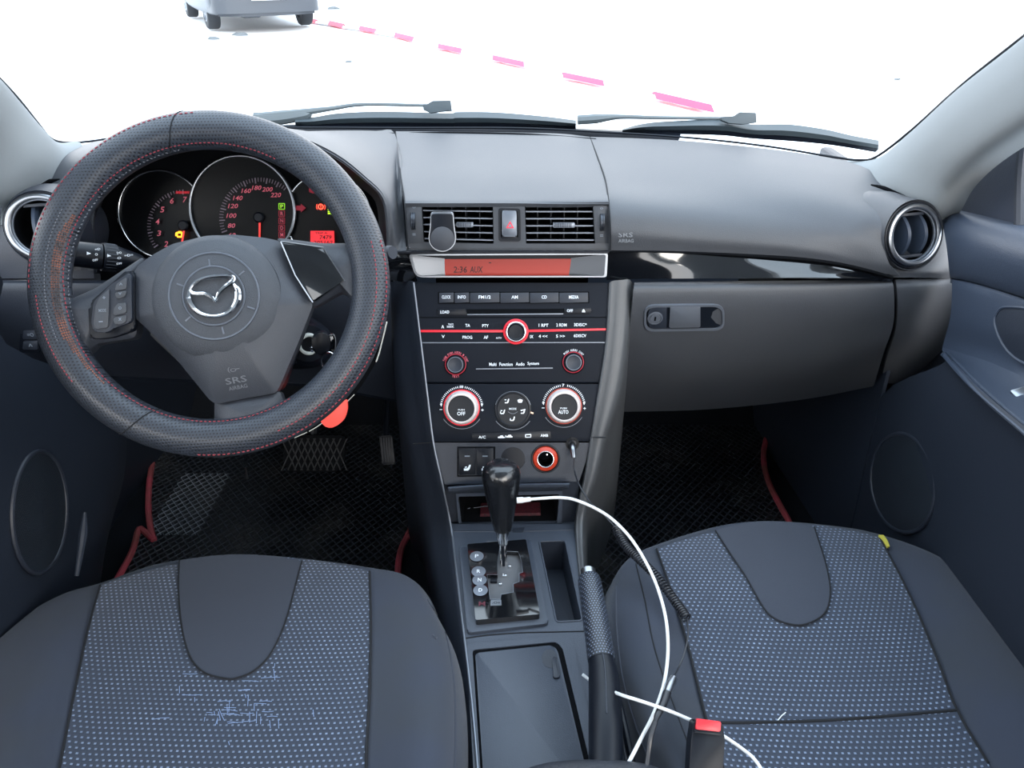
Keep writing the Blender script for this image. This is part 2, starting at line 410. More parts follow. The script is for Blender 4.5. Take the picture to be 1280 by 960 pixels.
# ================================================================ shell of the cabin
FLZ = .26
struct('floor', box((-.03, .35, FLZ-.02), (1.62, 2.8, .04)), CARPET, loc=(0, .35, FLZ))
for s_, n_ in ((.72, 'light_block_right'), (-.82, 'light_block_left')): struct(n_, box((s_, 1.02, .54), (.03, 1.56, .66), .008), DARK)  # unseen boxes added outside the cabin to stop light leaking in
fw = sheet([[V((x, 1.52, FLZ-.02)) for x in (-.83, 0, .75)], [V((x, 1.62, FLZ+.10)) for x in (-.83, 0, .75)], [V((x, 1.72, .6)) for x in (-.83, 0, .75)], [V((x, 1.72, .84)) for x in (-.83, 0, .75)]], 2, 4, .02)
struct('wall_front', fw, CARPET)
struct('wall_back', box((0, -1.0, .62), (1.5, .05, .76)), DARK)
rf = sheet([[V((-.60, .60, 1.415)), V((0, .66, 1.445)), V((.60, .60, 1.415))], [V((-.62, 0, 1.46)), V((0, 0, 1.49)), V((.62, 0, 1.46))], [V((-.60, -.95, 1.42)), V((0, -.95, 1.45)), V((.60, -.95, 1.42))]], 6, 6, .03)
struct('ceiling', rf, HEAD)

# pillars ------------------------------------------------------------
def pillar(name, inner, outer, mat):
    """inner / outer: lists of (u, v, y)"""
    rows = []
    for (a, b) in zip(inner, outer):
        p, q = PY(*a), PY(*b); d = q-p
        nrm = d.cross(V((0, .5, -.45))); nrm.normalize()
        if nrm.dot(CAM-p) < 0: nrm = -nrm
        L = d.length
        rows.append([p-nrm*.03+d*.02, p, p+d*.22+nrm*.10*L, p+d*.6+nrm*.12*L, q, q-nrm*.04])
    return sheet(rows, 5, 6, .006)
RI = [(1060, 200, 1.36), (1098, 197, 1.30), (1140, 165, 1.22), (1200, 110, 1.08), (1281, 46, .92), (1400, -60, .74), (1520, -170, .62)]
RO = [(1150, 290, 1.12), (1166, 262, 1.08), (1182, 228, 1.05), (1215, 195, .98), (1281, 152, .86), (1400, 90, .70), (1560, 0, .58)]
struct('trim_1', pillar('r', RI, RO, PILLAR), PILLAR)
LI = [(100, 178, 1.36), (72, 178, 1.30), (50, 158, 1.24), (22, 124, 1.16), (-8, 90, 1.06), (-120, -20, .80), (-240, -150, .62)]
LO = [(45, 300, 1.14), (20, 272, 1.10), (-5, 246, 1.05), (-45, 215, 1.0), (-80, 190, .92), (-180, 120, .74), (-320, 20, .58)]
struct('trim_2', pillar('l', LI, LO, PILLAR), PILLAR)
# rubber edge lines of the windscreen
WB = [(-8, 90, 1.07), (22, 122, 1.16), (50, 157, 1.26), (64, 173, 1.32), (82, 178, 1.37), (110, 177, 1.41), (180, 168, 1.46), (330, 160, 1.49), (500, 160, 1.50), (640, 160, 1.50), (735, 164, 1.50), (860, 172, 1.47), (960, 183, 1.42), (1040, 196, 1.36), (1075, 200, 1.33), (1097, 195, 1.30), (1140, 162, 1.22), (1200, 108, 1.09), (1281, 44, .93)]
struct('trim_3', tube([PY(*p) for p in WB], .0022, 6, 4), BLACK)
# windscreen glass
gl = sheet([[PY(-8, 88, 1.08), PY(72, 176, 1.37), PY(330, 158, 1.50), PY(640, 158, 1.51), PY(960, 181, 1.43), PY(1097, 193, 1.31), PY(1230, 85, 1.04)],
            [PY(-40, 60, 1.02), PY(130, 60, 1.2), PY(380, 50, 1.27), PY(640, 50, 1.29), PY(900, 50, 1.25), PY(1120, 60, 1.16), PY(1290, 35, .93)],
            [V((-.56, .66, 1.40)), V((-.42, .72, 1.41)), V((-.2, .74, 1.425)), V((0, .75, 1.43)), V((.2, .74, 1.425)), V((.42, .72, 1.41)), V((.56, .66, 1.40))]], 5, 6, 0)
tag(struct('window_1', gl, GLASS), 'clear windscreen glass above the dashboard', 'window')

# ================================================================ dashboard
dash = thing('dashboard', 'dark grey plastic dashboard running across under the windscreen', 'dashboard', (0, 1.10, .60))
def prow(pts): return [PY(u, v, y) for u, v, y in pts]
# centre pad (between the two seams)
cp = sheet([prow([(495, 164, 1.47), (560, 164.5, 1.485), (640, 165.5, 1.485), (700, 167, 1.475), (737, 171, 1.46)]),
            prow([(498, 190, 1.34), (560, 190, 1.345), (640, 191, 1.345), (700, 192, 1.34), (745, 194, 1.33)]),
            prow([(501, 220, 1.20), (560, 220, 1.205), (640, 220, 1.205), (705, 221, 1.20), (755, 223, 1.195)]),
            prow([(505, 247, 1.105), (560, 247, 1.11), (640, 247, 1.11), (705, 248, 1.105), (760, 248, 1.10)]),
            prow([(506, 254, 1.088), (560, 254, 1.09), (640, 254, 1.09), (705, 255, 1.09), (761, 255, 1.088)])], 6, 6, .006)
obj('centre_pad', cp, DASH, dash)
# passenger pad
pp = sheet([prow([(738, 171, 1.46), (800, 173, 1.46), (870, 177, 1.44), (960, 186, 1.39), (1030, 196, 1.34), (1075, 207, 1.28), (1105, 224, 1.23), (1130, 245, 1.17)]),
            prow([(747, 194, 1.33), (805, 196, 1.33), (872, 200, 1.31), (955, 208, 1.26), (1020, 218, 1.22), (1060, 230, 1.18), (1085, 242, 1.15), (1112, 256, 1.10)]),
            prow([(757, 223, 1.195), (810, 226, 1.20), (875, 230, 1.19), (950, 238, 1.15), (1010, 246, 1.12), (1050, 256, 1.10), (1080, 266, 1.08), (1103, 278, 1.06)]),
            prow([(761, 252, 1.10), (812, 256, 1.10), (877, 262, 1.10), (948, 270, 1.085), (1005, 278, 1.07), (1045, 286, 1.06), (1076, 294, 1.05), (1104, 305, 1.045)]),
            prow([(763, 285, 1.07), (812, 288, 1.07), (877, 294, 1.07), (948, 300, 1.06), (1005, 307, 1.05), (1045, 314, 1.045), (1078, 322, 1.04), (1112, 330, 1.035)]),
            prow([(763, 313, 1.07), (812, 313.5, 1.07), (877, 316, 1.07), (948, 319, 1.06), (1005, 323, 1.05), (1045, 329, 1.045), (1085, 338, 1.04), (1125, 345, 1.035)])], 5, 6, .006)
tp = bvh(pp)
obj('passenger_pad', pp, DASH, dash)
obj('pad_seam', tube([PY(*p) for p in [(737.5, 172, 1.459), (746, 194, 1.33), (756, 222, 1.197), (760.5, 250, 1.10), (763, 285, 1.069), (763, 313, 1.069)]], .0011, 6, 4), SEAM, dash)
obj('pad_seam', tube([PY(*p) for p in [(494.5, 165, 1.47), (498, 190, 1.34), (501, 220, 1.20), (505.5, 250, 1.095), (508, 282, 1.075), (510, 312, 1.068)]], .0011, 6, 4), SEAM, dash)
# slot along the windscreen
obj('defroster_slot', tube([PY(*p) for p in [(457, 167, 1.455), (560, 166.5, 1.475), (660, 168.5, 1.47), (745, 173.5, 1.445)]], [.001, .0028, .0028, .001], 6, 4), VOID, dash)
# small slot at the right corner
obj('corner_slot', tube([PY(*p) for p in [(1089, 231, 1.17), (1105, 235, 1.15), (1131, 245, 1.13)]], [.0012, .003, .001], 6, 4), VOID, dash)
# embossed lettering on the passenger pad
Fp = Fr(cast(tp, 782, 297, .0012), (0, -.96, .28))
obj('airbag_lettering', merge(ptext(Fp, 'SRS', 782, 293.5, 18, 6), ptext(Fp, 'AIRBAG', 782.5, 301, 19, 4.5)), EMB, dash)
# pod round the right vent
vR = PY(1140, 294, 1.06); tauR = radians(15)
FR = Fr(vR, (sin(tauR)*.94, -cos(tauR)*.94, .30))
mR = FR.m(1140, 294, 1)
rx = abs(FR.hit(1172.5, 294)[0]-FR.hit(1107.5, 294)[0])/2
pod = lathe(FR, [(rx*1.02, -.005), (rx*1.13, .004), (rx*1.16, -.004), (rx*1.24, -.025), (rx*1.45, -.06), (rx*1.5, -.10), (rx*.98, -.10)], 40, close=False)
obj('vent_pod', pod, DASH, dash)
# side end of the dash, right
ed = sheet([prow([(1128, 243, 1.17), (1150, 255, 1.15), (1178, 268, 1.14), (1200, 285, 1.14)]),
            prow([(1115, 300, 1.10), (1150, 300, 1.10), (1180, 302, 1.10), (1204, 305, 1.13)]),
            prow([(1110, 330, 1.05), (1150, 334, 1.05), (1182, 334, 1.06), (1204, 334, 1.10)]),
            prow([(1113, 347, 1.04), (1150, 347, 1.045), (1182, 348, 1.06), (1204, 348, 1.10)])], 5, 5, .005)
obj('end_panel', ed, DASH, dash)
# glossy trim strip, right part and left part
gs = sheet([prow([(760, 315.5, 1.072), (812, 315.5, 1.072), (877, 318, 1.072), (948, 321.5, 1.062), (1005, 325.5, 1.052), (1050, 332, 1.047), (1085, 340, 1.042), (1116, 348, 1.037)]),
            prow([(759, 331, 1.0695), (812, 331, 1.068), (877, 332, 1.065), (948, 334, 1.0525), (1005, 336, 1.043), (1050, 340, 1.041), (1085, 344, 1.038), (1116, 348.5, 1.036)]),
            prow([(758, 350, 1.068), (812, 348.5, 1.065), (877, 348, 1.058), (948, 347.5, 1.043), (1005, 347, 1.034), (1050, 347.5, 1.031), (1085, 348, 1.031), (1116, 349, 1.034)])], 5, 5, .004)
obj('gloss_strip', gs, GLOSS, dash)
gs = sheet([prow([(484, 315, 1.075), (500, 315, 1.073), (515, 315.5, 1.072)]), prow([(484, 333, 1.068), (500, 333, 1.066), (515, 333, 1.065)]), prow([(484, 352, 1.07), (500, 352, 1.068), (521, 352, 1.067)])], 4, 4, .004)
obj('gloss_strip', gs, GLOSS, dash)
obj('strip_gap', tube([PY(*p) for p in [(760, 314.5, 1.069), (812, 314.5, 1.069), (877, 316.5, 1.069), (948, 320, 1.059), (1005, 324, 1.049), (1050, 330, 1.044), (1085, 338, 1.039), (1116, 347, 1.034)]], [.0012, .0018, .0025, .0025, .002], 6, 4), VOID, dash)
# glovebox door
gb = sheet([prow([(793, 353, 1.062), (880, 352, 1.062), (1000, 350.5, 1.052), (1114, 350.5, 1.04)]),
            prow([(792, 362, 1.045), (880, 361, 1.045), (1000, 359, 1.037), (1117, 358, 1.03)]),
            prow([(789, 392, 1.045), (880, 390, 1.045), (1000, 386, 1.035), (1118, 382, 1.028)]),
            prow([(783, 430, 1.060), (880, 428, 1.060), (1000, 422, 1.05), (1116, 408, 1.035)]),
            prow([(774, 470, 1.095), (880, 470, 1.095), (1000, 462, 1.08), (1105, 440, 1.055)]),
            prow([(764, 515, 1.17), (880, 512, 1.17), (1000, 500, 1.15), (1092, 483, 1.135)])], 6, 5, .006)
tg = bvh(gb); gbo = obj('glovebox_door', gb, DASH, dash)
c0 = cast(tg, 853, 397); nG = (cast(tg, 840, 397)-cast(tg, 866, 397)).cross(cast(tg, 853, 390)-cast(tg, 853, 404)).normalized()
if nG.dot(CAM-c0) < 0: nG = -nG
FG = Fr(c0, nG)
G4 = zc(760, 300, 4)
lat = L2(FG, G4((180, 350), (180, 322), (580, 318), (580, 446), (460, 448), (180, 452)))
lat = rnd(L2(FG, G4((180, 322), (580, 318), (580, 446), (180, 452))), .016, 6)
inn = [(a*.95+.05*sum(p[0] for p in lat)/len(lat), b*.86+.14*sum(p[1] for p in lat)/len(lat)) for a, b in lat]
obj('latch_bezel', holed(FG, lat, [inn], -.002, .0035), LPAINT, gbo)
obj('latch_recess', slab(FG, inn, -.004, .0008), BLACK, gbo)
obj('latch_handle', pslab(FG, G4((312, 336), (462, 333), (462, 437), (306, 440)), 0, .004, .002, .001), LPAINT, gbo)
obj('lock_plate', pslab(FG, G4((200, 338), (294, 336), (292, 442), (200, 444)), 0, .003, [.012, .002, .002, .012], .001), DARK, gbo)
FL = FG.sub(818.7, 397.5, .003); k = FG.m(818, 397, 1)
obj('lock_cylinder', lathe(FL, [(9.5*k, 0), (9.5*k, .0015), (8*k, .002), (7.4*k, .0005), (6*k, .0005), (6*k, .0022), (0.3*k, .0022)], 32), LPAINT, gbo)
obj('keyhole', slab(FL, rnd([(-1.1*k, -3*k), (1.1*k, -3*k), (1.1*k, 3*k), (-1.1*k, 3*k)], .5*k), .002, .0026), VOID, gbo)
# panel right of the glovebox
ge = sheet([prow([(1119, 349, 1.045), (1150, 349, 1.05), (1184, 348, 1.065), (1206, 347, 1.10)]), prow([(1121, 360, 1.032), (1150, 360, 1.036), (1184, 360, 1.055), (1206, 360, 1.10)]),
            prow([(1122, 385, 1.032), (1150, 386, 1.036), (1182, 388, 1.06), (1204, 388, 1.12)]), prow([(1119, 415, 1.045), (1148, 418, 1.05), (1176, 420, 1.08), (1200, 420, 1.14)]),
            prow([(1109, 445, 1.07), (1138, 446, 1.08), (1166, 442, 1.11), (1192, 440, 1.17)]), prow([(1102, 474, 1.13), (1115, 480, 1.14), (1140, 472, 1.17), (1165, 465, 1.22)])], 5, 5, .005)
obj('end_cover', ge, DASH, dash)
# dark underside
us = sheet([prow([(757, 505, 1.17), (900, 505, 1.17), (1080, 476, 1.13), (1160, 440, 1.12)]), [V((.12, 1.40, .62)), V((.28, 1.42, .62)), V((.45, 1.40, .62)), V((.62, 1.38, .64))], [V((.12, 1.7, .62)), V((.28, 1.7, .62)), V((.45, 1.7, .62)), V((.64, 1.7, .64))]], 4, 4, .01)
obj('underside', us, BLACK, dash)
# backing behind front openings
obj('inner_structure', box((.57, 1.34, .76), (.22, .24, .26)), VOID, dash)
obj('inner_structure', merge(box((0, 1.33, .78), (.25, .30, .20))), VOID, dash)

# vent fascia (flat plane, slightly leaning)
FV = Fr(PY(636, 280, 1.085), (0, -.97, .24))
VQ = zc(480, 230, 4)
fo = rnd(L2(FV, VQ((104, 92), (1122, 96), (1138, 322), (122, 322))), .006)
hl = [L2(FV, VQ((188, 100), (545, 104), (549, 299), (199, 290))), L2(FV, VQ((704, 105), (1045, 105), (1056, 298), (710, 298))), L2(FV, VQ((576, 125), (677, 128), (679, 281), (577, 280)))]
obj('vent_fascia', holed(FV, fo, [rnd(h, .003) for h in hl], -.004, 0), DASH, dash, smooth=False)
obj('fascia_lip', pslab(FV, VQ((60, 322), (1138, 322), (1138, 338), (50, 338)), -.02, -.001, .002), DASH, dash)
# ---------------------------------------------------------------- driver side of the dashboard
Lp = [(116, 338, 1.09), (113, 290, 1.09), (117, 245, 1.09), (140, 210, 1.09), (180, 184, 1.09), (240, 169, 1.09), (305, 164, 1.09), (368, 171, 1.09), (420, 193, 1.085), (458, 222, 1.08), (481, 247, 1.075), (487, 285, 1.07), (487, 315, 1.07)]
Md = [(102, 338, 1.09), (96, 275, 1.10), (98, 236, 1.12), (118, 200, 1.15), (160, 175, 1.18), (235, 161, 1.2), (305, 157, 1.2), (375, 163, 1.2), (433, 183, 1.2), (476, 213, 1.17), (492, 240, 1.13), (496, 282, 1.085), (498, 314, 1.07)]
Bk = [(88, 338, 1.08), (50, 260, 1.12), (44, 232, 1.2), (60, 207, 1.26), (85, 189, 1.33), (140, 174, 1.42), (305, 167, 1.46), (380, 164, 1.47), (430, 163, 1.47), (470, 163.5, 1.47), (493, 166, 1.465), (501, 222, 1.2), (508, 314, 1.07)]
In = [(128, 342, 1.17), (124, 290, 1.18), (129, 250, 1.18), (150, 217, 1.18), (187, 193, 1.18), (243, 180, 1.18), (305, 176, 1.18), (366, 183, 1.18), (413, 203, 1.18), (447, 231, 1.17), (469, 252, 1.16), (474, 287, 1.16), (475, 316, 1.16)]
Lp2 = [(u+(4 if u < 305 else -4 if u > 305 else 0)*abs(u-305)/180, v+3, y) for u, v, y in Lp]
obj('instrument_hood', sheet([prow(Bk), prow(Md), prow(Lp), prow(Lp2)], 4, 6, .004), DASH, dash)
obj('hood_lining', sheet([prow(Lp2), prow(In)], 4, 3, .003), BLACK, dash)
lp = sheet([prow([(-30, 232, 1.15), (10, 238, 1.15), (40, 236, 1.16), (80, 240, 1.12), (112, 262, 1.10)]), prow([(-30, 285, 1.10), (10, 285, 1.10), (40, 285, 1.10), (80, 290, 1.10), (113, 300, 1.095)]), prow([(-30, 348, 1.08), (10, 348, 1.08), (40, 348, 1.08), (80, 348, 1.085), (118, 348, 1.09)])], 5, 5, .005)
obj('end_panel', lp, DARK, dash)
obj('corner_slot', tube([PY(*p) for p in [(51, 231, 1.15), (62, 227, 1.15), (74, 224, 1.14)]], [.001, .004, .001], 6, 4), VOID, dash)
kp = sheet([prow([(-30, 350, 1.08), (100, 350, 1.085), (250, 352, 1.09), (380, 352, 1.085), (487, 352, 1.08)]), prow([(-30, 358, 1.055), (100, 358, 1.065), (250, 360, 1.07), (380, 360, 1.065), (488, 360, 1.06)]),
            prow([(-30, 400, 1.055), (100, 402, 1.065), (250, 405, 1.07), (380, 405, 1.065), (489, 405, 1.07)]), prow([(-20, 445, 1.09), (100, 440, 1.09), (250, 440, 1.10), (380, 445, 1.10), (491, 450, 1.10)]),
            prow([(0, 480, 1.15), (110, 470, 1.16), (250, 475, 1.16), (380, 480, 1.17), (497, 500, 1.17)])], 6, 5, .005)
obj('knee_panel', kp, DARK, dash)
obj('underside', sheet([prow([(0, 480, 1.15), (110, 470, 1.16), (250, 475, 1.16), (380, 480, 1.17), (497, 500, 1.17)]), [V((x, 1.40, .62)) for x in (-.62, -.45, -.3, -.2, -.1)], [V((x, 1.7, .62)) for x in (-.64, -.45, -.3, -.2, -.1)]], 4, 4, .006), BLACK, dash)
obj('column_shroud', None or merge(tube([PY(330, 380, 1.12), PY(318, 385, 1.02), PY(310, 388, .93)], [.085, .08, .072], 28, 4)), BLACK, dash)
FSW = Fr(PY(38, 424, 1.068), (0, -.97, .1))
swb = obj('switch_bank', pslab(FSW, [(26, 408), (50, 408), (50, 441), (24, 441)], -.004, .002, .003, .001), BLACK, dash)
for vv in (413, 426): obj('switch_button', pslab(FSW, [(29, vv), (47, vv), (47, vv+11), (28, vv+11)], 0, .005, .002, .001), DARK, swb)
obj('switch_marking', merge(ptext(FSW, '=O', 38, 418.5, 8, 5, .0053), ptext(FSW, '^', 38, 431.5, 5, 4, .0053)), PRINTG, swb)

# ---------------------------------------------------------------- round side vents
def round_vent(F_, r, label):
    t = thing('round_air_vent', label, 'air vent', F_.w(0, 0, -.03), 'round vents at the dashboard ends')
    obj('bezel', ring(F_, r*.84, r*.16, -.004, .008, 56), SATIN, t)
    obj('inner_ring', ring(F_, r*.80, r*.055, -.012, .003, 56), LPAINT, t)
    obj('collar', ring(F_, r*1.0, r*.07, -.02, .003, 56), BLACK, t)
    hb = lathe(F_, [(r*.80, .0), (r*.76, -.03), (r*.5, -.055), (.001, -.06)], 40, close=False)
    obj('housing', hb, VOID, t)
    for s in (-.34, .30):
        g = []
        for i in range(13):
            b = -.66*r+1.32*r*i/12; h = .006-.016*(b/(.66*r))**2
            g.append([F_.w(s*r+q*.10*r-.02*r, b, h-.030*(1-q)*1.0 if q < 1 else h) for q in (0, .5, 1)]+[F_.w(s*r+.18*r, b, h+.001), F_.w(s*r+.24*r, b, h-.006), F_.w(s*r+.22*r, b, h-.03)])
        obj('vane', grid(g, .0015), DOORM, t)
    for q in (1, -1): obj('hinge_bar', slab(F_, [(-.45*r, q*.62*r), (.45*r, q*.62*r), (.42*r, q*.72*r), (-.42*r, q*.72*r)], -.006, .0, .001), DARK, t)
    return t
round_vent(FR, rx, 'round silver-rimmed air vent at the passenger end of the dashboard, fully visible')
FLv = Fr(PY(54, 284, 1.055), (sin(tauR)*.94, -cos(tauR)*.94, .30))
rl = abs(FLv.hit(100, 284)[0]-FLv.hit(9, 284)[0])/2
obj('vent_pod', lathe(FLv, [(rl*1.02, -.004), (rl*1.10, .001), (rl*1.2, -.012), (rl*1.36, -.05), (rl*1.4, -.09)], 40, close=False), DARK, dash)
round_vent(FLv, rl, 'round silver-rimmed air vent partly hidden behind the left of the steering wheel')

# ---------------------------------------------------------------- centre vents
def centre_vent(hole, X0, X1, label, tab, wheel, panel):
    c = FV.pt(sum(p[0] for p in hole)/4, sum(p[1] for p in hole)/4)
    t = thing('centre_air_vent', label, 'air vent', c+V((0, .04, -.04)), 'slatted vents in the centre of the dashboard')
    h = L2(FV, hole)
    P = [FV.w(a, b, 0) for a, b in h]; Q = [FV.w(a, b, -.07) for a, b in h]
    obj('housing', grid([P+[P[0]], Q+[Q[0]]], .001), VOID, t, smooth=False)
    bk = grid([[Q[0], Q[1]], [Q[3], Q[2]]], .001); obj('back_plate', bk, VOID, t)
    for i in range(5):
        k = (i+.95)/5.4
        L = (hole[0][0]+(hole[3][0]-hole[0][0])*k, hole[0][1]+(hole[3][1]-hole[0][1])*k); R = (hole[1][0]+(hole[2][0]-hole[1][0])*k, hole[1][1]+(hole[2][1]-hole[1][1])*k)
        a, b = FV.hit(*L), FV.hit(*R); s = .0008
        g = [[FV.w(q[0], q[1]+e, hh) for q in (a, b)] for e, hh in ((s, -.004), (s, -.022), (-s, -.022), (-s, -.004), (s, -.004))]
        bm = grid(g); bmesh.ops.recalc_face_normals(bm, faces=bm.faces); obj('slat', bm, LPAINT if i < 9 else DARK, t, smooth=False)
    for i in range(4):
        k = (i+1)/5; u = hole[0][0]+(hole[1][0]-hole[0][0])*k; a = FV.hit(u, 262)[0]
        obj('rear_fin', slab(FV, [(a-.0006, h[0][1]-.001), (a+.0006, h[0][1]-.001), (a+.0006, h[3][1]+.001), (a-.0006, h[3][1]+.001)], -.06, -.028), DARK, t)
    u, v, ww = tab
    tb = obj('slide_tab', pslab(FV, [(u-ww/2, v-3), (u+ww/2, v-3), (u+ww/2, v+3), (u-ww/2, v+3)], -.012, .001, .001, .0006), LPAINT, t)
    rb = [pslab(FV, [(u-ww/2+2+i*2.2, v-2.6), (u-ww/2+2.9+i*2.2, v-2.6), (u-ww/2+2.9+i*2.2, v+2.6), (u-ww/2+2+i*2.2, v+2.6)], .001, .0016) for i in range(int((ww-3)/2.2))]
    obj('tab_ribs', merge(*rb), DARK, tb)
    obj('wheel_panel', pslab(FV, panel, -.002, .0006, .001, .0004), DASH, t)
    u, v = wheel; Fw = FV.sub(u, v, -.004); mm = FV.m(u, v, 1)
    FX = Fr(FV.pt(u, v, -.006), (1, 0, 0), up=FV.n)
    wh = lathe(FX, [(12*mm, -2.6*mm), (12*mm, 2.6*mm)], 28)
    o = obj('thumb_wheel', wh, BLACK, t, angle=20)
    rb = [lathe(Fr(FX.w(0, 0, q*mm), FX.n), [(12.3*mm, -.2*mm), (12.3*mm, .2*mm)], 28) for q in (-1.8, 0, 1.8)]
    obj('wheel_ribs', merge(*rb), LPAINT, o)
    for dv, s in ((-17, 0), (17, 1)):
        obj('vent_symbol', ptext(FV, '=' if s else '0', u, v+dv, 4, 2.5, .0012), PRINTG, t)
    return t
HL = VQ((188, 100), (545, 104), (549, 299), (199, 290)); HR = VQ((704, 105), (1045, 105), (1056, 298), (710, 298))
centre_vent(HL, 0, 0, 'slatted centre air vent with the phone holder clipped on it', (581, 281, 21), (517.5, 276), VQ((110, 96), (186, 97), (196, 294), (124, 296)))
centre_vent(HR, 0, 0, 'slatted centre air vent right of the hazard switch, with no holder', (705, 281.5, 27), (752, 277.5), VQ((1048, 100), (1114, 102), (1124, 296), (1056, 296)))
# hazard switch
hz = thing('hazard_switch', 'small upright hazard light button with red triangle between the centre vents', 'switch', FV.pt(637, 281, -.02))
obj('switch_frame', holed(FV, rnd(L2(FV, VQ((572, 120), (681, 122), (684, 287), (573, 287))), .004), [rnd(L2(FV, VQ((584, 132), (668, 134), (671, 274), (584, 273))), .003)], -.006, .001), BLACK, hz)
obj('push_button', pslab(FV, VQ((590, 132), (663, 134), (665, 264), (590, 262)), -.008, .0035, .003, .0012), LPAINT, hz)
obj('button_foot', pslab(FV, VQ((588, 262), (667, 264), (669, 275), (588, 274)), -.008, .001, .001, .0005), BLACK, hz)
tr = [(637.6, 276.3), (642.6, 285.2), (632.6, 285.2)]; tr2 = [(637.6, 279), (640.3, 283.8), (634.9, 283.8)]
obj('hazard_triangle', holed(FV, L2(FV, tr, .004), [L2(FV, tr2, .004)], .003, .0041), M('hazard_red', (220, 50, 70), .5, emit=.1), hz, smooth=False)
# phone holder
ph = thing('phone_holder', 'small black magnetic phone holder with silver edge clipped to the left centre vent', 'phone holder', FV.pt(553, 300, .012))
o1 = VQ((233, 140), (347, 140), (352, 215), (361, 262), (357, 296), (338, 322), (312, 336), (292, 339), (270, 336), (245, 322), (226, 296), (222, 262), (231, 215))
o1l = L2(FV, o1, .020)
o1l = rnd(o1l, [.004, .004]+[.008]*11)
cxy = (sum(a for a, b in o1l)/len(o1l), sum(b for a, b in o1l)/len(o1l))
obj('edge_rim', slab(FV, o1l, .0135, .020, .0012), SATIN, ph)
sc_ = lambda p, s: [(cxy[0]+(a-cxy[0])*s, cxy[1]+(b-cxy[1])*s) for a, b in p]
obj('front_plate', slab(FV, sc_(o1l, .93), .0195, .0212, .0006), BLACK, ph)
Fd = FV.sub(553, 298.5, .0212); k = FV.m(553, 298, 1)
obj('magnet_disc', lathe(Fd, [(14.6*k, 0), (14.6*k, .0010), (13.6*k, .0018), (.001*k, .0018)], 40), M('rubber_grey', (62, 64, 70), .6), ph)
obj('clip', pslab(FV, [(547, 276), (559, 276), (559, 292), (547, 292)], -.012, .014, .002, .001), BLACK, ph)

# ---------------------------------------------------------------- instrument cluster
FC = Fr(PY(305, 262, 1.19), (.02, -.93, .36))
cl = thing('instrument_cluster', 'instrument cluster with three round red-lit gauges behind the steering wheel', 'instrument cluster', FC.pt(305, 330, -.03))
cf = [(126, 350), (122, 290), (127, 250), (148, 214), (186, 190), (243, 176), (305, 172), (367, 179), (415, 199), (450, 228), (474, 250), (479, 290), (480, 350)]
obj('face_plate', pslab(FC, cf, -.02, -.008), VOID, cl)
PINK = M('gauge_print_red', (205, 95, 112), .5, emit=.07); TICK = M('gauge_print_dim', (120, 106, 120), .5, emit=.03)
FACE = M('gauge_face', (4, 6, 10), .35, spec=.2); NEED = M('needle_red', (225, 60, 55), .4, emit=.2); LCDR = M('lcd_red', (225, 45, 52), .4, emit=.2)
def gauge(u, v, r, name='gauge', thick=.0028):
    f = FC.sub(u, v, 0 if name == 'speedometer' else -.0055); R = FC.m(u, v, r)
    g = obj(name, lathe(f, [(R, -.001), (R*.99, .0), (.001, .0)], 56), FACE, cl)
    t = obj('gauge_ring', ring(f, R-thick*.5, thick, -.002, .007 if name == 'speedometer' else .0045, 72), CHROME if name != 'speedometer' else SATIN, g)
    return g, f, R
g1, f1, R1 = gauge(203, 268, 54, 'tachometer'); g2, f2, R2 = gauge(304, 262, 65, 'speedometer', .0038); g3, f3, R3 = gauge(411, 272, 54, 'warning_display')
# lift the speedometer in front of the others
def ticks(u, v, r0, r1, a0, a1, n, big, h=.0008):
    out = []
    for i in range(n):
        a = radians(a0+(a1-a0)*i/(n-1)); q0 = r0-(2.0 if i % big == 0 else 0); w_ = .7 if i % big == 0 else .4
        d = V((cos(a), -sin(a))); s = V((sin(a), cos(a)))*w_
        out.append(pslab(FC, [(u+d.x*q0+s.x, v+d.y*q0+s.y), (u+d.x*r1+s.x, v+d.y*r1+s.y), (u+d.x*r1-s.x, v+d.y*r1-s.y), (u+d.x*q0-s.x, v+d.y*q0-s.y)], .0, h))
    return merge(*out)
obj('tick_marks', ticks(230, 283, 42, 46, 215, 92, 26, 5), TICK, g1)
obj('red_zone', merge(*[pslab(FC, [(220+i*2.2, 239), (221.4+i*2.2, 239), (220.9+i*2.2, 242), (219.5+i*2.2, 242)], 0, .0009) for i in range(8)]), RED, g1)
for s, u, v in (('7', 231, 249.5), ('6', 215, 251), ('5', 203, 262), ('4', 197, 277), ('3', 199, 291.5), ('2', 208, 305)): obj('numeral', ptext(FC, s, u, v, 4.6, 7, .001, .25), PINK, g1)
obj('tick_marks', ticks(325, 273, 46, 51, 200, 50, 36, 4), TICK, g2)
for s, u, v, q in (('60', 290, 294, 9), ('80', 289.5, 282, 9), ('100', 289.5, 269.5, 12), ('120', 291.5, 257.5, 12), ('140', 297.5, 247.5, 11.5), ('160', 308, 238.5, 11.5), ('180', 321, 234.7, 11.5), ('200', 334.5, 236.7, 12.5), ('220', 345, 243.7, 12.5)):
    obj('numeral', ptext(FC, s, u, v, q, 5.6, .001, .3), PINK, g2)
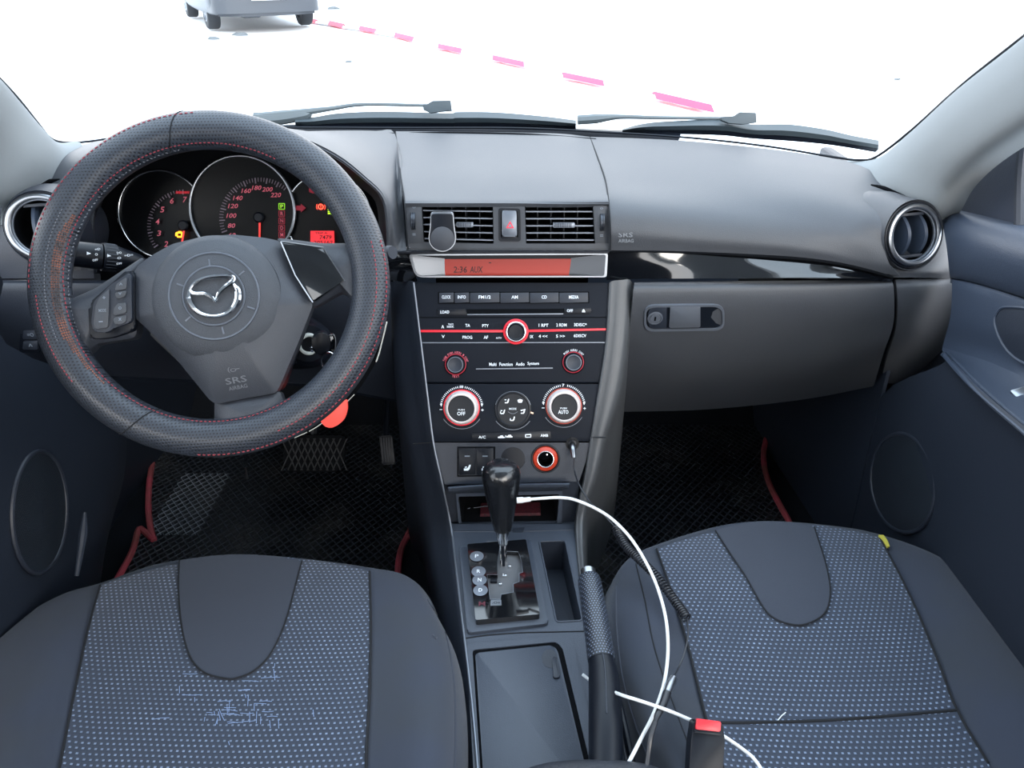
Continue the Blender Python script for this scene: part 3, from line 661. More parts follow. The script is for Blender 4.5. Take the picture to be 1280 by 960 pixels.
for s, v in (('P', 258), ('R', 267), ('N', 276), ('D', 285), ('M', 293.5)):
    on = s == 'P'
    fr_ = obj('gear_indicator', holed(FC, rnd(L2(FC, [(348.3, v-4), (356.3, v-4), (356.3, v+4), (348.3, v+4)]), .001), [rnd(L2(FC, [(349.2, v-3.1), (355.4, v-3.1), (355.4, v+3.1), (349.2, v+3.1)]), .0008)], .0, .001), M('indicator_green', (120, 190, 30), .5, emit=.2) if on else REDD, g2)
    obj('indicator_letter', ptext(FC, s, 352.3, v, 3.6, 4.6, .001), M('letter_green', (150, 200, 50), .5, emit=.22) if on else PINK, fr_)
def needle(g, u, v, u2, v2):
    f = FC.sub(u, v, 0); k = FC.m(u, v, 1)
    obj('needle', pslab(FC, [(u-1.2, v), (u+1.2, v), (u2+1, v2), (u2-1, v2)], .003, .0045), NEED, g)
    obj('needle_hub', lathe(f, [(6.5*k, 0), (6.5*k, .006), (5*k, .008), (.01*k, .008)], 28), BLACK, g)
needle(g1, 230.5, 282, 227.5, 302); needle(g2, 324.5, 272, 324.3, 298)
eng = [(219.5, 291.5), (221, 290), (223, 290), (223, 289), (227, 289), (227, 290), (229, 291), (229, 295), (227, 297), (222, 297), (221, 295), (219.5, 295)]
eni = [(222.2, 291.8), (226.6, 291.8), (226.6, 295), (222.2, 295)]
obj('engine_warning_light', holed(FC, L2(FC, eng), [L2(FC, eni)], 0, .001), M('amber_light', (255, 150, 30), .5, emit=.8), g1)
obj('brake_warning_light', merge(holed(FC.sub(401, 258.5), circ((0, 0), FC.m(401, 258, 3.6)), [circ((0, 0), FC.m(401, 258, 2.4))], 0, .001), ptext(FC, '!', 401, 258.5, 1.1, 4, .001), ptext(FC, '(', 396, 258.5, 1.6, 7, .001), ptext(FC, ')', 406, 258.5, 1.6, 7, .001)), M('warning_red', (255, 70, 50), .5, emit=.8), g3)
obj('side_light_symbol', merge(ptext(FC, 'D', 415.4, 264.6, 4, 6.6, .001), *[pslab(FC, [(409.8, 261.6+i*2.4), (412.4, 261.6+i*2.4), (412.4, 262.7+i*2.4), (409.8, 262.7+i*2.4)], 0, .001) for i in range(3)]), M('light_green', (170, 235, 40), .5, emit=.6), g3)
obj('arrow_light', pslab(FC, [(370, 257), (376, 257), (376, 254.5), (382.5, 260), (376, 265.5), (376, 263), (370, 263)], 0, .001), REDD, g3)
obj('belt_warning_light', pslab(FC, [(386, 235), (396, 233), (400, 238), (392, 242), (386, 240)], 0, .001, .002), REDD, g3)
lc = obj('trip_display', pslab(FC, [(388, 288.5), (417.5, 288.5), (418, 307), (388, 306)], 0, .0012), LCDR, g3)
LCDK = M('lcd_ink', (70, 12, 18), .6)
obj('display_digits', merge(ptext(FC, 'TRIP A', 401.5, 291.3, 15, 2.4, .0015), ptext(FC, '7479', 407, 296.6, 15, 5, .0015, .15), ptext(FC, '205162', 404, 303, 24, 4.4, .0015, .15)), LCDK, lc)

# ---------------------------------------------------------------- clock and radio display
FD = Fr(PY(636, 332, 1.060), (0, -.97, .24))
dp = thing('radio_display', 'wide orange-lit clock and radio display in a silver frame', 'display', FD.pt(636, 346, -.03))
do = rnd(L2(FD, VQ((124, 350), (1119, 345), (1112, 465), (158, 466))), [.005, .004, .004, .012], 5); di = rnd(L2(FD, VQ((137, 357), (1108, 352), (1100, 458), (165, 459))), [.004, .003, .003, .010], 5)
obj('silver_frame', holed(FD, do, [di], -.004, .003), SATIN, dp)
CHEEK = M('cheek_metal', (96, 99, 104), .35, 1)
lq = VQ((303, 376), (936, 374), (925, 456), (305, 456))
obj('side_cheek', sheet([[FD.pt(*p) for p in VQ((137, 356), (137, 375), (160, 440), (165, 460))], [FD.pt(*p, -.012) for p in VQ((303, 372), (303, 390), (304, 430), (306, 458))]], 3, 4, .001), CHEEK, dp)
obj('side_cheek', sheet([[FD.pt(*p) for p in VQ((1108, 351), (1108, 380), (1102, 430), (1100, 459))], [FD.pt(*p, -.012) for p in VQ((936, 370), (934, 390), (928, 430), (924, 458))]], 3, 4, .001), CHEEK, dp)
obj('recess', pslab(FD, VQ((137, 352), (1108, 348), (1104, 462), (160, 463)), -.016, -.0135), BLACK, dp)
sc1 = obj('screen', pslab(FD, lq, -.0135, -.012), M('screen_orange', (150, 42, 30), .4, emit=.06), dp)
INK = M('screen_ink', (45, 14, 14), .6)
obj('screen_text', merge(ptext(FD, '2:36', 575.5, 337, 17, 8, -.0116, .1), ptext(FD, 'AUX', 595.5, 337, 16, 8, -.0116, .1), ptext(FD, '-', 612.5, 328.5, 3, 1.2, -.0116)), INK, sc1)
obj('hood_shade', pslab(FD, [(487, 314.5), (762, 314.5), (760, 317), (487, 317)], -.02, .004, .0005), BLACK, dp)
# ================================================================ centre stack
LEAN = radians(25)
FS = Fr((0, 1.06, .8425), (0, -cos(LEAN), sin(LEAN)))
kS = FS.m(640, 450, 1)
st = thing('car_stereo', 'black car stereo with red ringed volume knob, buttons and disc slot', 'car stereo', FS.pt(640, 479, -.03))
face = L2(FS, [(518, 353.5), (761.5, 353.5), (757, 427), (749.5, 479), (532, 479), (526, 427)])
obj('faceplate', slab(FS, rnd(face, [.004, .004, .02, 0, 0, .02]), -.05, 0, .005, 3), PANEL, st)
for (v, u0, u1) in ((397, 521, 760), (428.5, 526, 757)):
    obj('face_groove', pslab(FS, [(u0, v-.7), (u1, v-1.0), (u1, v+.2), (u0, v+.5)], 0, .0004), LPAINT if v > 400 else VOID, st)
B5 = zc(520, 350, 10.667)
us_ = [548.2, 567.6, 586.8, 624.8, 661.8, 698.8, 735.6]
for i, s in enumerate(('CLOCK', 'INFO', 'FM1/2', 'AM', 'CD', 'MEDIA')):
    a, b = us_[i], us_[i+1]
    o = obj('push_button', pslab(FS, [(a+.7, 366), (b-.5, 365.6), (b-.4, 377.8), (a+.7, 378.6)], 0, .0022, .0012, .0008), DARK, st)
    c = (a+b)/2; wd = {'CLOCK': 11, 'INFO': 10, 'FM1/2': 15, 'AM': 8, 'CD': 6.5, 'MEDIA': 12}[s]
    obj('button_label', ptext(FS, s, c, 371.3, wd, 4.0, .0025), WHITE, o)
obj('button_well', pslab(FS, [(547.3, 364.8), (736.4, 364.4), (736.8, 378.8), (547.6, 379.6)], 0, .0003, .001), VOID, st)
o = obj('load_button', pslab(FS, [(546.5, 386), (581.5, 386), (583.5, 393.5), (546.8, 393.8)], 0, .002, .0012, .0007), BLACK, st); obj('button_label', ptext(FS, 'LOAD', 556, 390, 11, 3.8, .0023), WHITE, o)
obj('disc_slot', pslab(FS, [(583, 386.5), (706, 385.8), (704, 391.8), (584, 392.6)], 0, .0004, .0005), VOID, st)
obj('slot_lip', pslab(FS, [(584, 392.4), (704, 391.6), (704, 393), (584, 394)], 0, .0012, .0003, .0004), LPAINT, st)
o = obj('eject_button', pslab(FS, [(705.5, 385.2), (738.5, 384.6), (739.5, 388), (738, 391), (706, 391.6)], 0, .002, .0014, .0007), BLACK, st)
obj('button_label', merge(ptext(FS, 'OFF', 712.4, 388.4, 7.5, 3.6, .0023), pslab(FS, [(729.5, 386.3), (731.5, 388.6), (727.5, 388.6)], .0018, .0023), pslab(FS, [(727.5, 389.2), (731.5, 389.2), (731.5, 390.2), (727.5, 390.2)], .0018, .0023)), WHITE, o)
obj('red_line', pslab(FS, [(525, 412.4), (630, 412.4), (630, 415.4), (525, 415.2)], 0, .0009, .0004, .0004), RED, st)
obj('red_line', pslab(FS, [(659, 412.2), (757.5, 410.4), (757.3, 412.8), (659, 415.2)], 0, .0009, .0004, .0004), RED, st)
for s, u, v, wd in (('PTY', 606.8, 407.2, 8), ('TA', 584.6, 406.8, 6), ('PROG', 584.2, 421.6, 12), ('AF', 607.4, 421.6, 5.5), ('1 RPT', 679.4, 406.6, 12), ('2 RDM', 701.8, 406.2, 13), ('3DISC^', 725.5, 405.9, 16), ('4 <<', 678.8, 420.4, 11), ('5 >>', 700.6, 420.3, 11), ('6DISCV', 725, 419.6, 15.5), ('SEEK', 563, 408.4, 9), ('TRACK', 563.5, 405.3, 7), ('V', 554, 420.6, 3.8), ('^', 553.4, 408.4, 3.4), ('AUTO', 623.4, 422.4, 6.6), ('IX', 664.6, 420.8, 4)):
    obj('printed_label', ptext(FS, s, u, v, wd, 2.2 if s in ('TRACK', 'SEEK', 'AUTO') else 3.8, .0005), WHITE, st)
Fk = FS.sub(644.8, 414.5)
kn = obj('volume_knob', lathe(Fk, [(11.2*kS, 0), (11.2*kS, .011), (10*kS, .0125), (8.6*kS, .011), (.01*kS, .0105)], 48), BLACK, st)
obj('chrome_ring', ring(Fk, 10.4*kS, 2.2*kS, .002, .0115, 56), CHROME, kn)
obj('light_ring', ring(Fk, 12.8*kS, 3.0*kS, 0, .004, 56), RED, kn)
def arctext(f, s, r, a0, a1, ht, h=.0005):
    out = []; n = len(s)
    for i, ch in enumerate(s):
        if ch == ' ': continue
        a = radians(a0+(a1-a0)*(i+.5)/n); c = (r*cos(a), r*sin(a)); up = 1 if (a0 > a1) else -1
        rot = a-pi/2 if up == 1 else a+pi/2; wd = abs(radians(a1-a0))/n*r*(.35 if ch in 'I1' else .78)
        out.append(textbm(f, ch, c[0]-wd/2, c[1]-ht/2, c[0]+wd/2, c[1]+ht/2, h, 0, rot=rot))
    return merge(*out)
for u, v, s, s2 in ((569.5, 455.5, 'TUNE PUSH AUDIO M CONT', 'TEXT'), (716.5, 452.8, 'PUSH AUDIO CONT', None)):
    f = FS.sub(u, v)
    o = obj('tuning_knob', lathe(f, [(10*kS, 0), (9.6*kS, .008), (8.6*kS, .0095), (7.6*kS, .009), (.01*kS, .0085)], 40), DARK, st)
    obj('knob_ring', ring(f, 12.2*kS, 1.2*kS, 0, .0008, 48), REDD, o)
    obj('knob_well', ring(f, 10*kS, 6.4*kS, -.001, .0003, 48), VOID, o)
    obj('knob_edge', ring(f, 8.9*kS, .8*kS, .004, .0098, 40), LPAINT, o)
    obj('knob_lettering', arctext(f, s, 15.2*kS, 165 if s2 else 140, 15 if s2 else 35, 2.6*kS) if not s2 else merge(arctext(f, s, 15.2*kS, 165, 12, 2.6*kS), arctext(f, s2, 15.2*kS, 252, 288, 2.8*kS)), PINK if s2 else WHITE, o)
obj('maker_lettering', merge(ptext(FS, 'Multi', 616, 455.4, 9, 4.2), ptext(FS, 'Function', 632.5, 455.3, 16.5, 4.2), ptext(FS, 'Audio', 650.2, 455, 11, 4.2), ptext(FS, 'System', 666.5, 454.8, 14.5, 4.8)), WHITE, st)
obj('trim_line', pslab(FS, [(595, 460.7), (691, 459.4), (691, 460.8), (595, 461.8)], 0, .0008, .0003), LPAINT, st)

# climate control
cc = thing('climate_control', 'black climate control panel with two big silver dials and round mode pad', 'climate control', FS.pt(640, 552, -.03))
obj('faceplate', slab(FS, rnd(L2(FS, [(532.5, 480), (749.3, 480), (739.5, 545), (737.5, 551.5), (541.5, 552), (539, 530)]), .001), -.05, -.0006, .001), PANEL, cc)
def dial(u, v, txt, gl):
    f = FS.sub(u, v, -.0006)
    d = obj('dial', lathe(f, [(21.6*kS, 0), (21.2*kS, .004), (19*kS, .013), (17.2*kS, .0145), (16.2*kS, .013)], 56, close=False), M('dial_silver', (222, 212, 210), .45, .1), cc)
    obj('light_ring', ring(f, 21.4*kS, 1.5*kS, 0, .0012, 64), gl, d)
    f2 = f.sub(u-.3, v+3.2, .0)
    cp_ = obj('dial_cap', lathe(f, [(16*kS, .0), (16*kS, .0128), (15*kS, .0138), (.01, .0135)], 48), BLACK, d)
    obj('cap_lettering', merge(ptext(f, txt, u-.5, v+7.5, 10 if txt == 'OFF' else 12.5, 4.6, .0139), ptext(f, 'PUSH', u-.3, v+2.8, 8, 2, .0139)), WHITE, cp_)
    tk = []
    for i in range(31):
        if 14 <= i <= 16: continue
        a = radians(168-156*i/30); q0, q1 = 24.8*kS, 27.3*kS; s = .38*kS
        c_, s_ = cos(a), sin(a); tk.append(slab(f, [(c_*q0-s_*s, s_*q0+c_*s), (c_*q1-s_*s, s_*q1+c_*s), (c_*q1+s_*s, s_*q1-c_*s), (c_*q0+s_*s, s_*q0-c_*s)], 0, .0005))
    for sg in (-1, 1):
        tk.append(slab(f, [(sg*24.2*kS, 4.6*kS), (sg*27.2*kS, 4.6*kS), (sg*25.4*kS, 1.2*kS)], 0, .0006))
    tk.append(textbm(f, '+', 24.6*kS, -4.6*kS, 27.8*kS, -1.4*kS, .0005)); tk.append(textbm(f, '-', -27.6*kS, -2.8*kS, -24.2*kS, -2.0*kS, .0005))
    tk.append(textbm(f, '##' if txt == 'OFF' else '7', -2.4*kS, 24.6*kS, 2.4*kS if txt == 'OFF' else .8*kS, 28*kS, .0005))
    obj('dial_scale', merge(*tk), WHITE, d)
    obj('lower_arc', tube([f.w(27*kS*cos(a), 27*kS*sin(a), .0002) for a in [radians(212+i*116/16) for i in range(17)]], .0005, 5), LPAINT, d)
dial(577, 509.5, 'OFF', RED); dial(704.7, 507.5, 'AUTO', M('ring_orange', (150, 52, 34), .4, emit=.06))
f = FS.sub(641.2, 511.5, -.0006)
mp_ = obj('mode_pad', lathe(f, [(22.8*kS, 0), (22.4*kS, .0025), (20.5*kS, .0028), (19.6*kS, .0016), (7.5*kS, .0014), (7*kS, .0022), (.01, .0024)], 56), BLACK, cc)
obj('pad_edge', tube([f.w(22.6*kS*cos(a), 22.6*kS*sin(a), .0022) for a in [radians(15+i*150/20) for i in range(21)]], .0005, 5), LPAINT, mp_)
obj('pad_lower_edge', tube([f.w(26*kS*cos(a), 26*kS*sin(a), .0003) for a in [radians(215+i*110/20) for i in range(21)]], .0005, 5), LPAINT, mp_)
def person_icon(u, v, arrow):
    o = [pslab(FS, [(u+1.5, v-2.8), (u+3, v-2.8), (u+2.2, v+1), (u+1, v+2.6), (u-2.6, v+2.6), (u-2.6, v+1.4), (u+.4, v+1.2)], .0014, .0020)]
    if arrow & 1: o.append(pslab(FS, [(u-2.8, v-2.2), (u-.6, v-2.2), (u-.6, v-1.2), (u-2.8, v-1.2)], .0014, .0020))
    if arrow & 2: o.append(pslab(FS, [(u-3.4, v-.6), (u-2.2, v-.6), (u-2.6, v+2), (u-3.4, v+2)], .0014, .0020))
    if arrow & 4: o.append(pslab(FS, [(u-3, v-2), (u+3.4, v-3.4), (u+3, v-2), (u-2.4, v-.8)], .0014, .0020))
    return merge(*o)
obj('mode_symbols', merge(person_icon(633.6, 501.5, 1), pslab(FS, [(646.8, 500), (650, 498.8), (653.6, 500), (652.2, 503.4), (648, 503.4)], .0014, .002, .0006), person_icon(628.5, 515, 3), person_icon(653.6, 514.6, 4), person_icon(640.8, 523.6, 2), ptext(FS, 'MODE', 641, 511, 9, 2.4, .0026)), WHITE, mp_)
obj('pad_smile', tube([FS.pt(635+i*1.2, 514.6+2.6*sin(pi*i/10), .0022) for i in range(11)], .0004, 5), LPAINT, mp_)
obj('mode_marker', pslab(FS, [(662, 514.2), (667, 515.8), (666.6, 517.6), (661.8, 516)], 0, .0006), M('marker_orange', (240, 190, 160), .5, emit=.2), cc)
obj('button_bar', pslab(FS, [(590, 541.8), (688, 538.8), (689, 548), (590, 550)], -.0006, .0012, .001, .0006), BLACK, cc)
car = lambda u, v: pslab(FS, [(u-4, v+1.6), (u-4, v), (u-2, v-.2), (u-.8, v-1.6), (u+2, v-1.6), (u+3, v), (u+4, v+.4), (u+4, v+1.6)], .001, .0017)
obj('bar_labels', merge(ptext(FS, 'A/C', 602.6, 546.4, 9, 3.4, .0016), car(626.5, 546), ptext(FS, '/', 631.6, 545.8, 2, 3.6, .0016), car(636.6, 545.2), holed(FS, rnd(L2(FS, [(656.4, 542.6), (664, 542.4), (664, 546.6), (656.4, 546.8)]), .001), [L2(FS, [(657.4, 543.6), (663, 543.4), (663, 545.8), (657.4, 546)])], .001, .0017), ptext(FS, 'AMB', 680.4, 544.3, 9.4, 3.4, .0016)), WHITE, cc)

# lower switch panel
lw = thing('lower_switch_panel', 'dark grey panel with two seat heater buttons and round blank below the climate dials', 'switch panel', FS.pt(640, 603, -.03))
lo = rnd(L2(FS, [(543, 553.5), (737, 553.5), (733, 575), (724, 602), (556, 606), (548, 580)]), .002)
hs = [circ(FS.hit(682, 573), 18.2*kS, 40)]
obj('faceplate', holed(FS, lo, hs, -.02, -.001), DARK, lw)
for a in (573.5, 595.8):
    o = obj('seat_heater_button', pslab(FS, [(a, 560.5), (a+21, 560.2), (a+21, 593.4), (a, 594)], -.002, .002, .0015, .0009), BLACK, lw)
    c = a+10.5
    obj('heater_symbol', merge(pslab(FS, [(c+2.6, 581), (c+4.6, 581), (c+3, 586.4), (c+1, 588.2), (c-4, 588.4), (c-4.2, 585.8), (c+.4, 585.4)], .0018, .0024), pslab(FS, [(c-3, 583.6), (c-.4, 583.2), (c-.4, 584.4), (c-3, 584.6)], .0018, .0024)), WHITE, o)
    obj('button_lamp', pslab(FS, [(c-3.2, 569.5), (c+3.2, 569.5), (c+3.2, 571), (c-3.2, 571)], .0018, .0023), PRINTG, o)
obj('button_surround', holed(FS, L2(FS, [(571.5, 558.5), (619, 558.3), (619, 595.4), (571.5, 596)]), [L2(FS, [(573, 560), (617.4, 559.8), (617.4, 594), (573, 594.5)])], -.002, -.0002), VOID, lw)
f = FS.sub(641.2, 574, -.001)
obj('blanking_plug', lathe(f, [(15.4*kS, 0), (15.2*kS, .0006), (.01, .0008)], 40), BLACK, lw)
lt = thing('power_socket', 'round cigarette lighter socket with glowing orange ring', 'power socket', FS.pt(682, 573, -.03))
f = FS.sub(681.8, 573.3, -.001)
obj('outer_rim', ring(f, 16.2*kS, 2.2*kS, -.004, .0016, 56), BLACK, lt)
obj('glow_ring', lathe(f, [(16*kS, -.002), (15*kS, .003), (11*kS, .006), (10.4*kS, .005), (9.6*kS, -.004)], 56, close=False), M('glow_orange', (165, 52, 32), .35, emit=.08), lt)
obj('metal_lip', ring(f, 9.6*kS, 1.1*kS, -.004, .0066, 48), CHROME, lt)
obj('socket_tube', lathe(f, [(9.4*kS, .004), (9.2*kS, -.04), (.01, -.04)], 40, close=False), VOID, lt)
obj('contact_pin', tube([f.w(.003, .004, -.038), f.w(.003, .004, -.012)], .0012, 8), CHROME, lt)

# ================================================================ console
cn = thing('centre_console', 'grey plastic centre console between the front seats', 'console', (0.02, .75, FLZ))
LF = [(517, 353), (526, 427), (535, 500), (542, 555), (553, 605), (564, 660), (570, 710), (576, 760), (582, 810), (590, 880), (597, 960), (603, 1040)]
def depth(u, v, lift=0):  # stack plane above, console plane below
    return FS.pt(u, v, lift) if v <= 655 else FT.pt(u, v, lift)
FT = Fr((0, .929, .50), (0, -.02, .39))
LX = [(488, 353), (492, 427), (499, 500), (508, 555), (520, 605), (531, 660), (540, 710), (549, 760), (556, 810), (563, 880), (569, 960), (575, 1040)]
RX = [(790, 353), (784.5, 427), (775, 490), (757.5, 547), (746, 595), (736, 625), (731, 655), (731, 690), (733, 720), (738, 765), (745, 820), (752, 900), (758, 1000)]
RF_ = [(762, 353), (757.5, 427), (748, 490), (738.5, 548), (731, 595), (724, 625), (719.5, 655), (721, 690), (724, 720), (729, 765), (736, 820), (744, 900), (750, 1000)]
def flank(I, O, side, dd=V((0, .012, -.010))):
    rows = []
    for (a, b) in zip(I, O):
        p = depth(*a, .004); d = ray(*b); t = (p+dd-CAM).dot(V((0, .866, -.5)))/d.dot(V((0, .866, -.5)))
        q = CAM+d*t; o = p.lerp(q, .45)+V((0, -.001, .004))
        w_ = q+V((side*.012, .05, -.07)); z = max(FLZ+.01, w_.z-.3)
        rows.append([p+V((0, .02, -.02)), p, o, q, w_, V((w_.x+side*.01, w_.y+.06, z))])
    return rows
r_ = flank(LF, LX, -1, V((0, .045, -.045))); obj('left_side_strip', sheet(r_[:4], 4, 5, .003), DARK, cn); obj('left_side_wall', sheet(r_[3:], 4, 5, .003), DARK, cn)  # left flank darker than the right: its shaded side is put into the colour
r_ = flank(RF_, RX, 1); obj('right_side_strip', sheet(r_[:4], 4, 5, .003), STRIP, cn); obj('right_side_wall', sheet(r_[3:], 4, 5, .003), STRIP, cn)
obj('edge_bead', tube([depth(*p, .0045) for p in LF], .0016, 8, 4), LPAINT, cn)
obj('strip_joint', tube([depth(542, 553, .0045), depth(530, 553.5, .002)+V((0, .004, -.003)), depth(515, 553, 0)+V((0, .008, -.008))], .0009, 6), SEAM, cn)
obj('strip_joint', tube([depth(739, 546.5, .0045), depth(749, 547, .0045), depth(757, 547, .002)], .0009, 6), SEAM, cn)
# ashtray front
FK = Fr(PY(636, 630, .934), (0, -1, .05))
ko = L2(FK, [(549, 600), (724, 600), (720, 657), (562, 659)]); kh = rnd(L2(FK, [(573, 618), (699, 615), (696, 651), (577, 653)]), .003)
obj('pocket_front', holed(FK, ko, [kh], -.004, 0), DARK, cn, smooth=False)
P = [FK.w(a, b, 0) for a, b in kh]; Q = [FK.w(a*.96, b*.9, -.07) for a, b in kh]
obj('open_pocket', merge(grid([P+[P[0]], Q+[Q[0]]], .001), slab(FK, [(a*.97, b*.92) for a, b in kh], -.072, -.07)), VOID, cn)
obj('pocket_lip', sheet([[FK.pt(559, 609, .0), FK.pt(600, 607, .0), FK.pt(640, 606, 0), FK.pt(680, 605, 0), FK.pt(713, 604, 0)], [FK.pt(560, 609, .022), FK.pt(600, 606, .026), FK.pt(640, 605, .027), FK.pt(680, 604, .026), FK.pt(712, 604, .022)], [FK.pt(561, 615, .022), FK.pt(600, 611.5, .026), FK.pt(640, 610, .027), FK.pt(680, 609.5, .026), FK.pt(711, 609.5, .022)], [FK.pt(562, 617, .0), FK.pt(600, 615, .0), FK.pt(640, 613, 0), FK.pt(680, 613, 0), FK.pt(710, 612, 0)]], 4, 3, .002), LPAINT and GREY, cn)
obj('pocket_frame', holed(FK, rnd(L2(FK, [(570, 614), (703, 611), (702, 653), (574, 656)]), .003), [kh], .0, .006), GREY, cn, smooth=False)
ct = thing('red_packet', 'dark red packet lying in the open pocket below the switches', 'packet', FK.pt(640, 650, -.03))
obj('packet_body', pslab(FK, [(600, 642), (676, 641), (676, 649), (600, 650)], -.04, -.012, .003, .002), M('packet_red', (66, 14, 26), .6, vary=(260, (18, 9, 14), .45)), ct)
pn = thing('metal_pen', 'thin shiny metal pen lying in the open pocket, left of the gear knob', 'pen', FK.pt(598, 637, -.02))
obj('pen_barrel', tube([FK.pt(592, 634.5, -.01), FK.pt(612, 632, -.012)], .0013, 8), CHROME, pn); obj('pen_tip', tube([FK.pt(584.5, 635.5, -.01), FK.pt(588, 635, -.01)], .0014, 8), CHROME, pn)

# console top with pocket
to = L2(FT, [(563.5, 655), (570, 710), (576, 760), (582, 810), (590, 880), (597, 960), (605, 1060), (752, 1060), (744, 900), (736, 820), (729, 765), (724, 720), (720.5, 690), (719, 655)])
ph_ = rnd(L2(FT, [(674, 677), (706.5, 676), (728, 776), (695.5, 778)]), .005)
gh = L2(FT, [(586, 683), (658, 678), (672, 768), (596, 776)])
obj('console_top', holed(FT, to, [ph_], -.005, 0), GREY, cn, smooth=False)
P = [FT.w(a, b, -.001) for a, b in ph_]; cx_ = sum(a for a, b in ph_)/len(ph_); cy_ = sum(b for a, b in ph_)/len(ph_)
Q = [FT.w(cx_+(a-cx_)*.86, cy_+(b-cy_)*.94, -.034-.02*max(0, (b-cy_)/.07)) for a, b in ph_]
Q2 = [cx_*0 and 0 or (V(q)) for q in Q]; ctr = sum(Q2, V((0, 0, 0)))/len(Q2)
obj('side_tray', grid([P+[P[0]], Q+[Q[0]], [ctr]*(len(Q)+1)], .001), DARK, cn)
obj('tray_rim', tube([FT.w(a, b, .0005) for a, b in ph_], .0014, 6, closed=True), GREY, cn)
obj('front_upstand', sheet([[FK.pt(562, 654, .0), FK.pt(640, 655, 0), FK.pt(719, 652, 0)], [FK.pt(563, 657, .006), FK.pt(640, 659, .010), FK.pt(719, 656, .006)], [FT.pt(564, 664, .001), FT.pt(640, 664, .001), FT.pt(719, 662, .001)]], 4, 4, .002), GREY, cn)
obj('front_button_mark', pslab(FT, [(641, 660), (656, 659), (654, 665), (640, 665)], 0, .0009, .002), DARK, cn)
obj('panel_seam', tube([FT.pt(*p, .0004) for p in [(577, 798.5), (610, 794), (650, 791), (690, 790), (733, 789)]], .0009, 6, 4), SEAM, cn)
# storage lid
lo_ = L2(FT, [(591.5, 815), (694, 805), (701, 812), (748, 1010), (606, 1010)])
obj('lid_surround', holed(FT, rnd(L2(FT, [(583, 806), (708, 795), (716, 802), (768, 1040), (596, 1040)]), .006), [rnd(L2(FT, [(590.5, 813.5), (695, 803.5), (703, 811), (752, 1015), (604, 1015)]), .005)], -.002, .0022), GREY, cn, smooth=False)
obj('lid_gap', slab(FT, rnd(L2(FT, [(590.5, 813.5), (695, 803.5), (703, 811), (752, 1015), (604, 1015)]), .005), -.001, .0003), VOID, cn)
ld = obj('storage_lid', slab(FT, rnd(L2(FT, [(594, 818), (691, 808), (697, 815), (744, 1012), (607, 1012)]), .005), 0, .0028, .0012), GREY, cn)
V8 = zc(560, 720, 4)
obj('lid_latch', pslab(FT, V8((520, 402), (545, 404), (562, 505), (528, 510)), .002, .006, .003, .0015), DARK, ld)
obj('latch_dip', slab(FT, circ(FT.hit(687, 825), .010, 24, .014), .0028, .0031), DARK, ld)

# ---------------------------------------------------------------- gear selector
ge_ = thing('gear_selector', 'automatic gear lever with black leather knob on a glossy gate plate', 'gear lever', FT.pt(629, 730, 0))
obj('gate_frame', pslab(FT, [(574, 683), (665, 674.5), (686, 779), (584, 791)], 0, .005, .006, .0025), GREY, ge_)
Z7 = zc(560, 660, 6.857)
po = rnd(L2(FT, [(584, 680), (657.5, 674), (675, 767.5), (594.5, 775)], .015), .003)
gt = [(450, 120), (490, 120), (490, 200), (600, 205), (612, 230), (630, 290), (640, 380), (610, 390), (610, 460), (560, 480), (560, 550), (455, 570), (450, 612), (360, 612), (350, 530), (345, 470), (335, 400), (425, 400), (425, 300)]
gl_ = L2(FT, Z7(*gt), .015)
gp = obj('gate_plate', holed(FT, po, [gl_], .003, .015), GLOSS, ge_, smooth=False)
obj('gate_floor', slab(FT, [((a)*1, b) for a, b in L2(FT, Z7((330, 110), (640, 110), (650, 480), (470, 620), (350, 620)), .008)], .004, .0075), M('gate_grey', (88, 90, 94), .5, grain=(600, .3)), ge_)
obj('gate_edge', tube([FT.w(a, b, .0152) for a, b in gl_], .0004, 5, closed=True), LPAINT, gp)
for u, v, s in ((596, 696, 'P'), (598.3, 715, 'R'), (599.5, 725.7, 'N'), (600.6, 738.5, 'D')):
    f = FT.sub(u, v, .015); k = FT.m(u, v, 1)
    o = obj('position_marker', lathe(f, [(5.6*k, 0), (5.2*k, .0012), (4.2*k, .0014), (.01, .0012)], 28), LPAINT, gp)
    obj('marker_letter', textbm(f, s, -2.2*k, -2.8*k, 2.2*k, 2.8*k, .0018), WHITE, o)
obj('manual_letter', ptext(FT, 'M', 602.5, 754.5, 8, 7, .0154), M('letter_maroon', (90, 30, 45), .5), gp)
obj('manual_dash', ptext(FT, '-', 609.5, 753.4, 3, 1.4, .0154), BLACK, gp)
o = obj('manual_marker', pslab(FT, [(613.5, 750), (626.5, 749.6), (627, 756.6), (613, 757)], .015, .0155, .001), SATIN, gp)
obj('marker_symbol', ptext(FT, '-<>+', 620, 753.3, 10, 4, .0158), BLACK, o)
for (a, b) in (((392, 455), .006), ((485, 412), .004), ((527, 335), .003), ((448, 487), .003)):
    u, v = Z7(a)[0]; obj('gate_stud', box(FT.pt(u, v, .009), (b*1.6, b, .006), .001), CHROME if b < .006 else BLACK, ge_)
P0 = FT.pt(629.5, 707, .008); d = ray(626, 577); Pt = CAM+d*(.852/d.y)
ax = Pt-P0; Ln = ax.length; FKn = Fr(P0, ax, up=(0, -1, .2)); kk = .00116
pf = [(.02, 0), (3, .001), (10.6, .36), (12, .40), (15.5, .53), (19, .67), (22, .80), (23.2, .86), (22.2, .915), (18.5, .96), (12, .988), (.05, 1.0)]
hh = [(r*kk, t*Ln) for r, t in pf]
kb = spline([V((r, h, 0)) for r, h in hh[2:]], 5); hp = [(max(p.x, .0001), p.y) for p in kb]
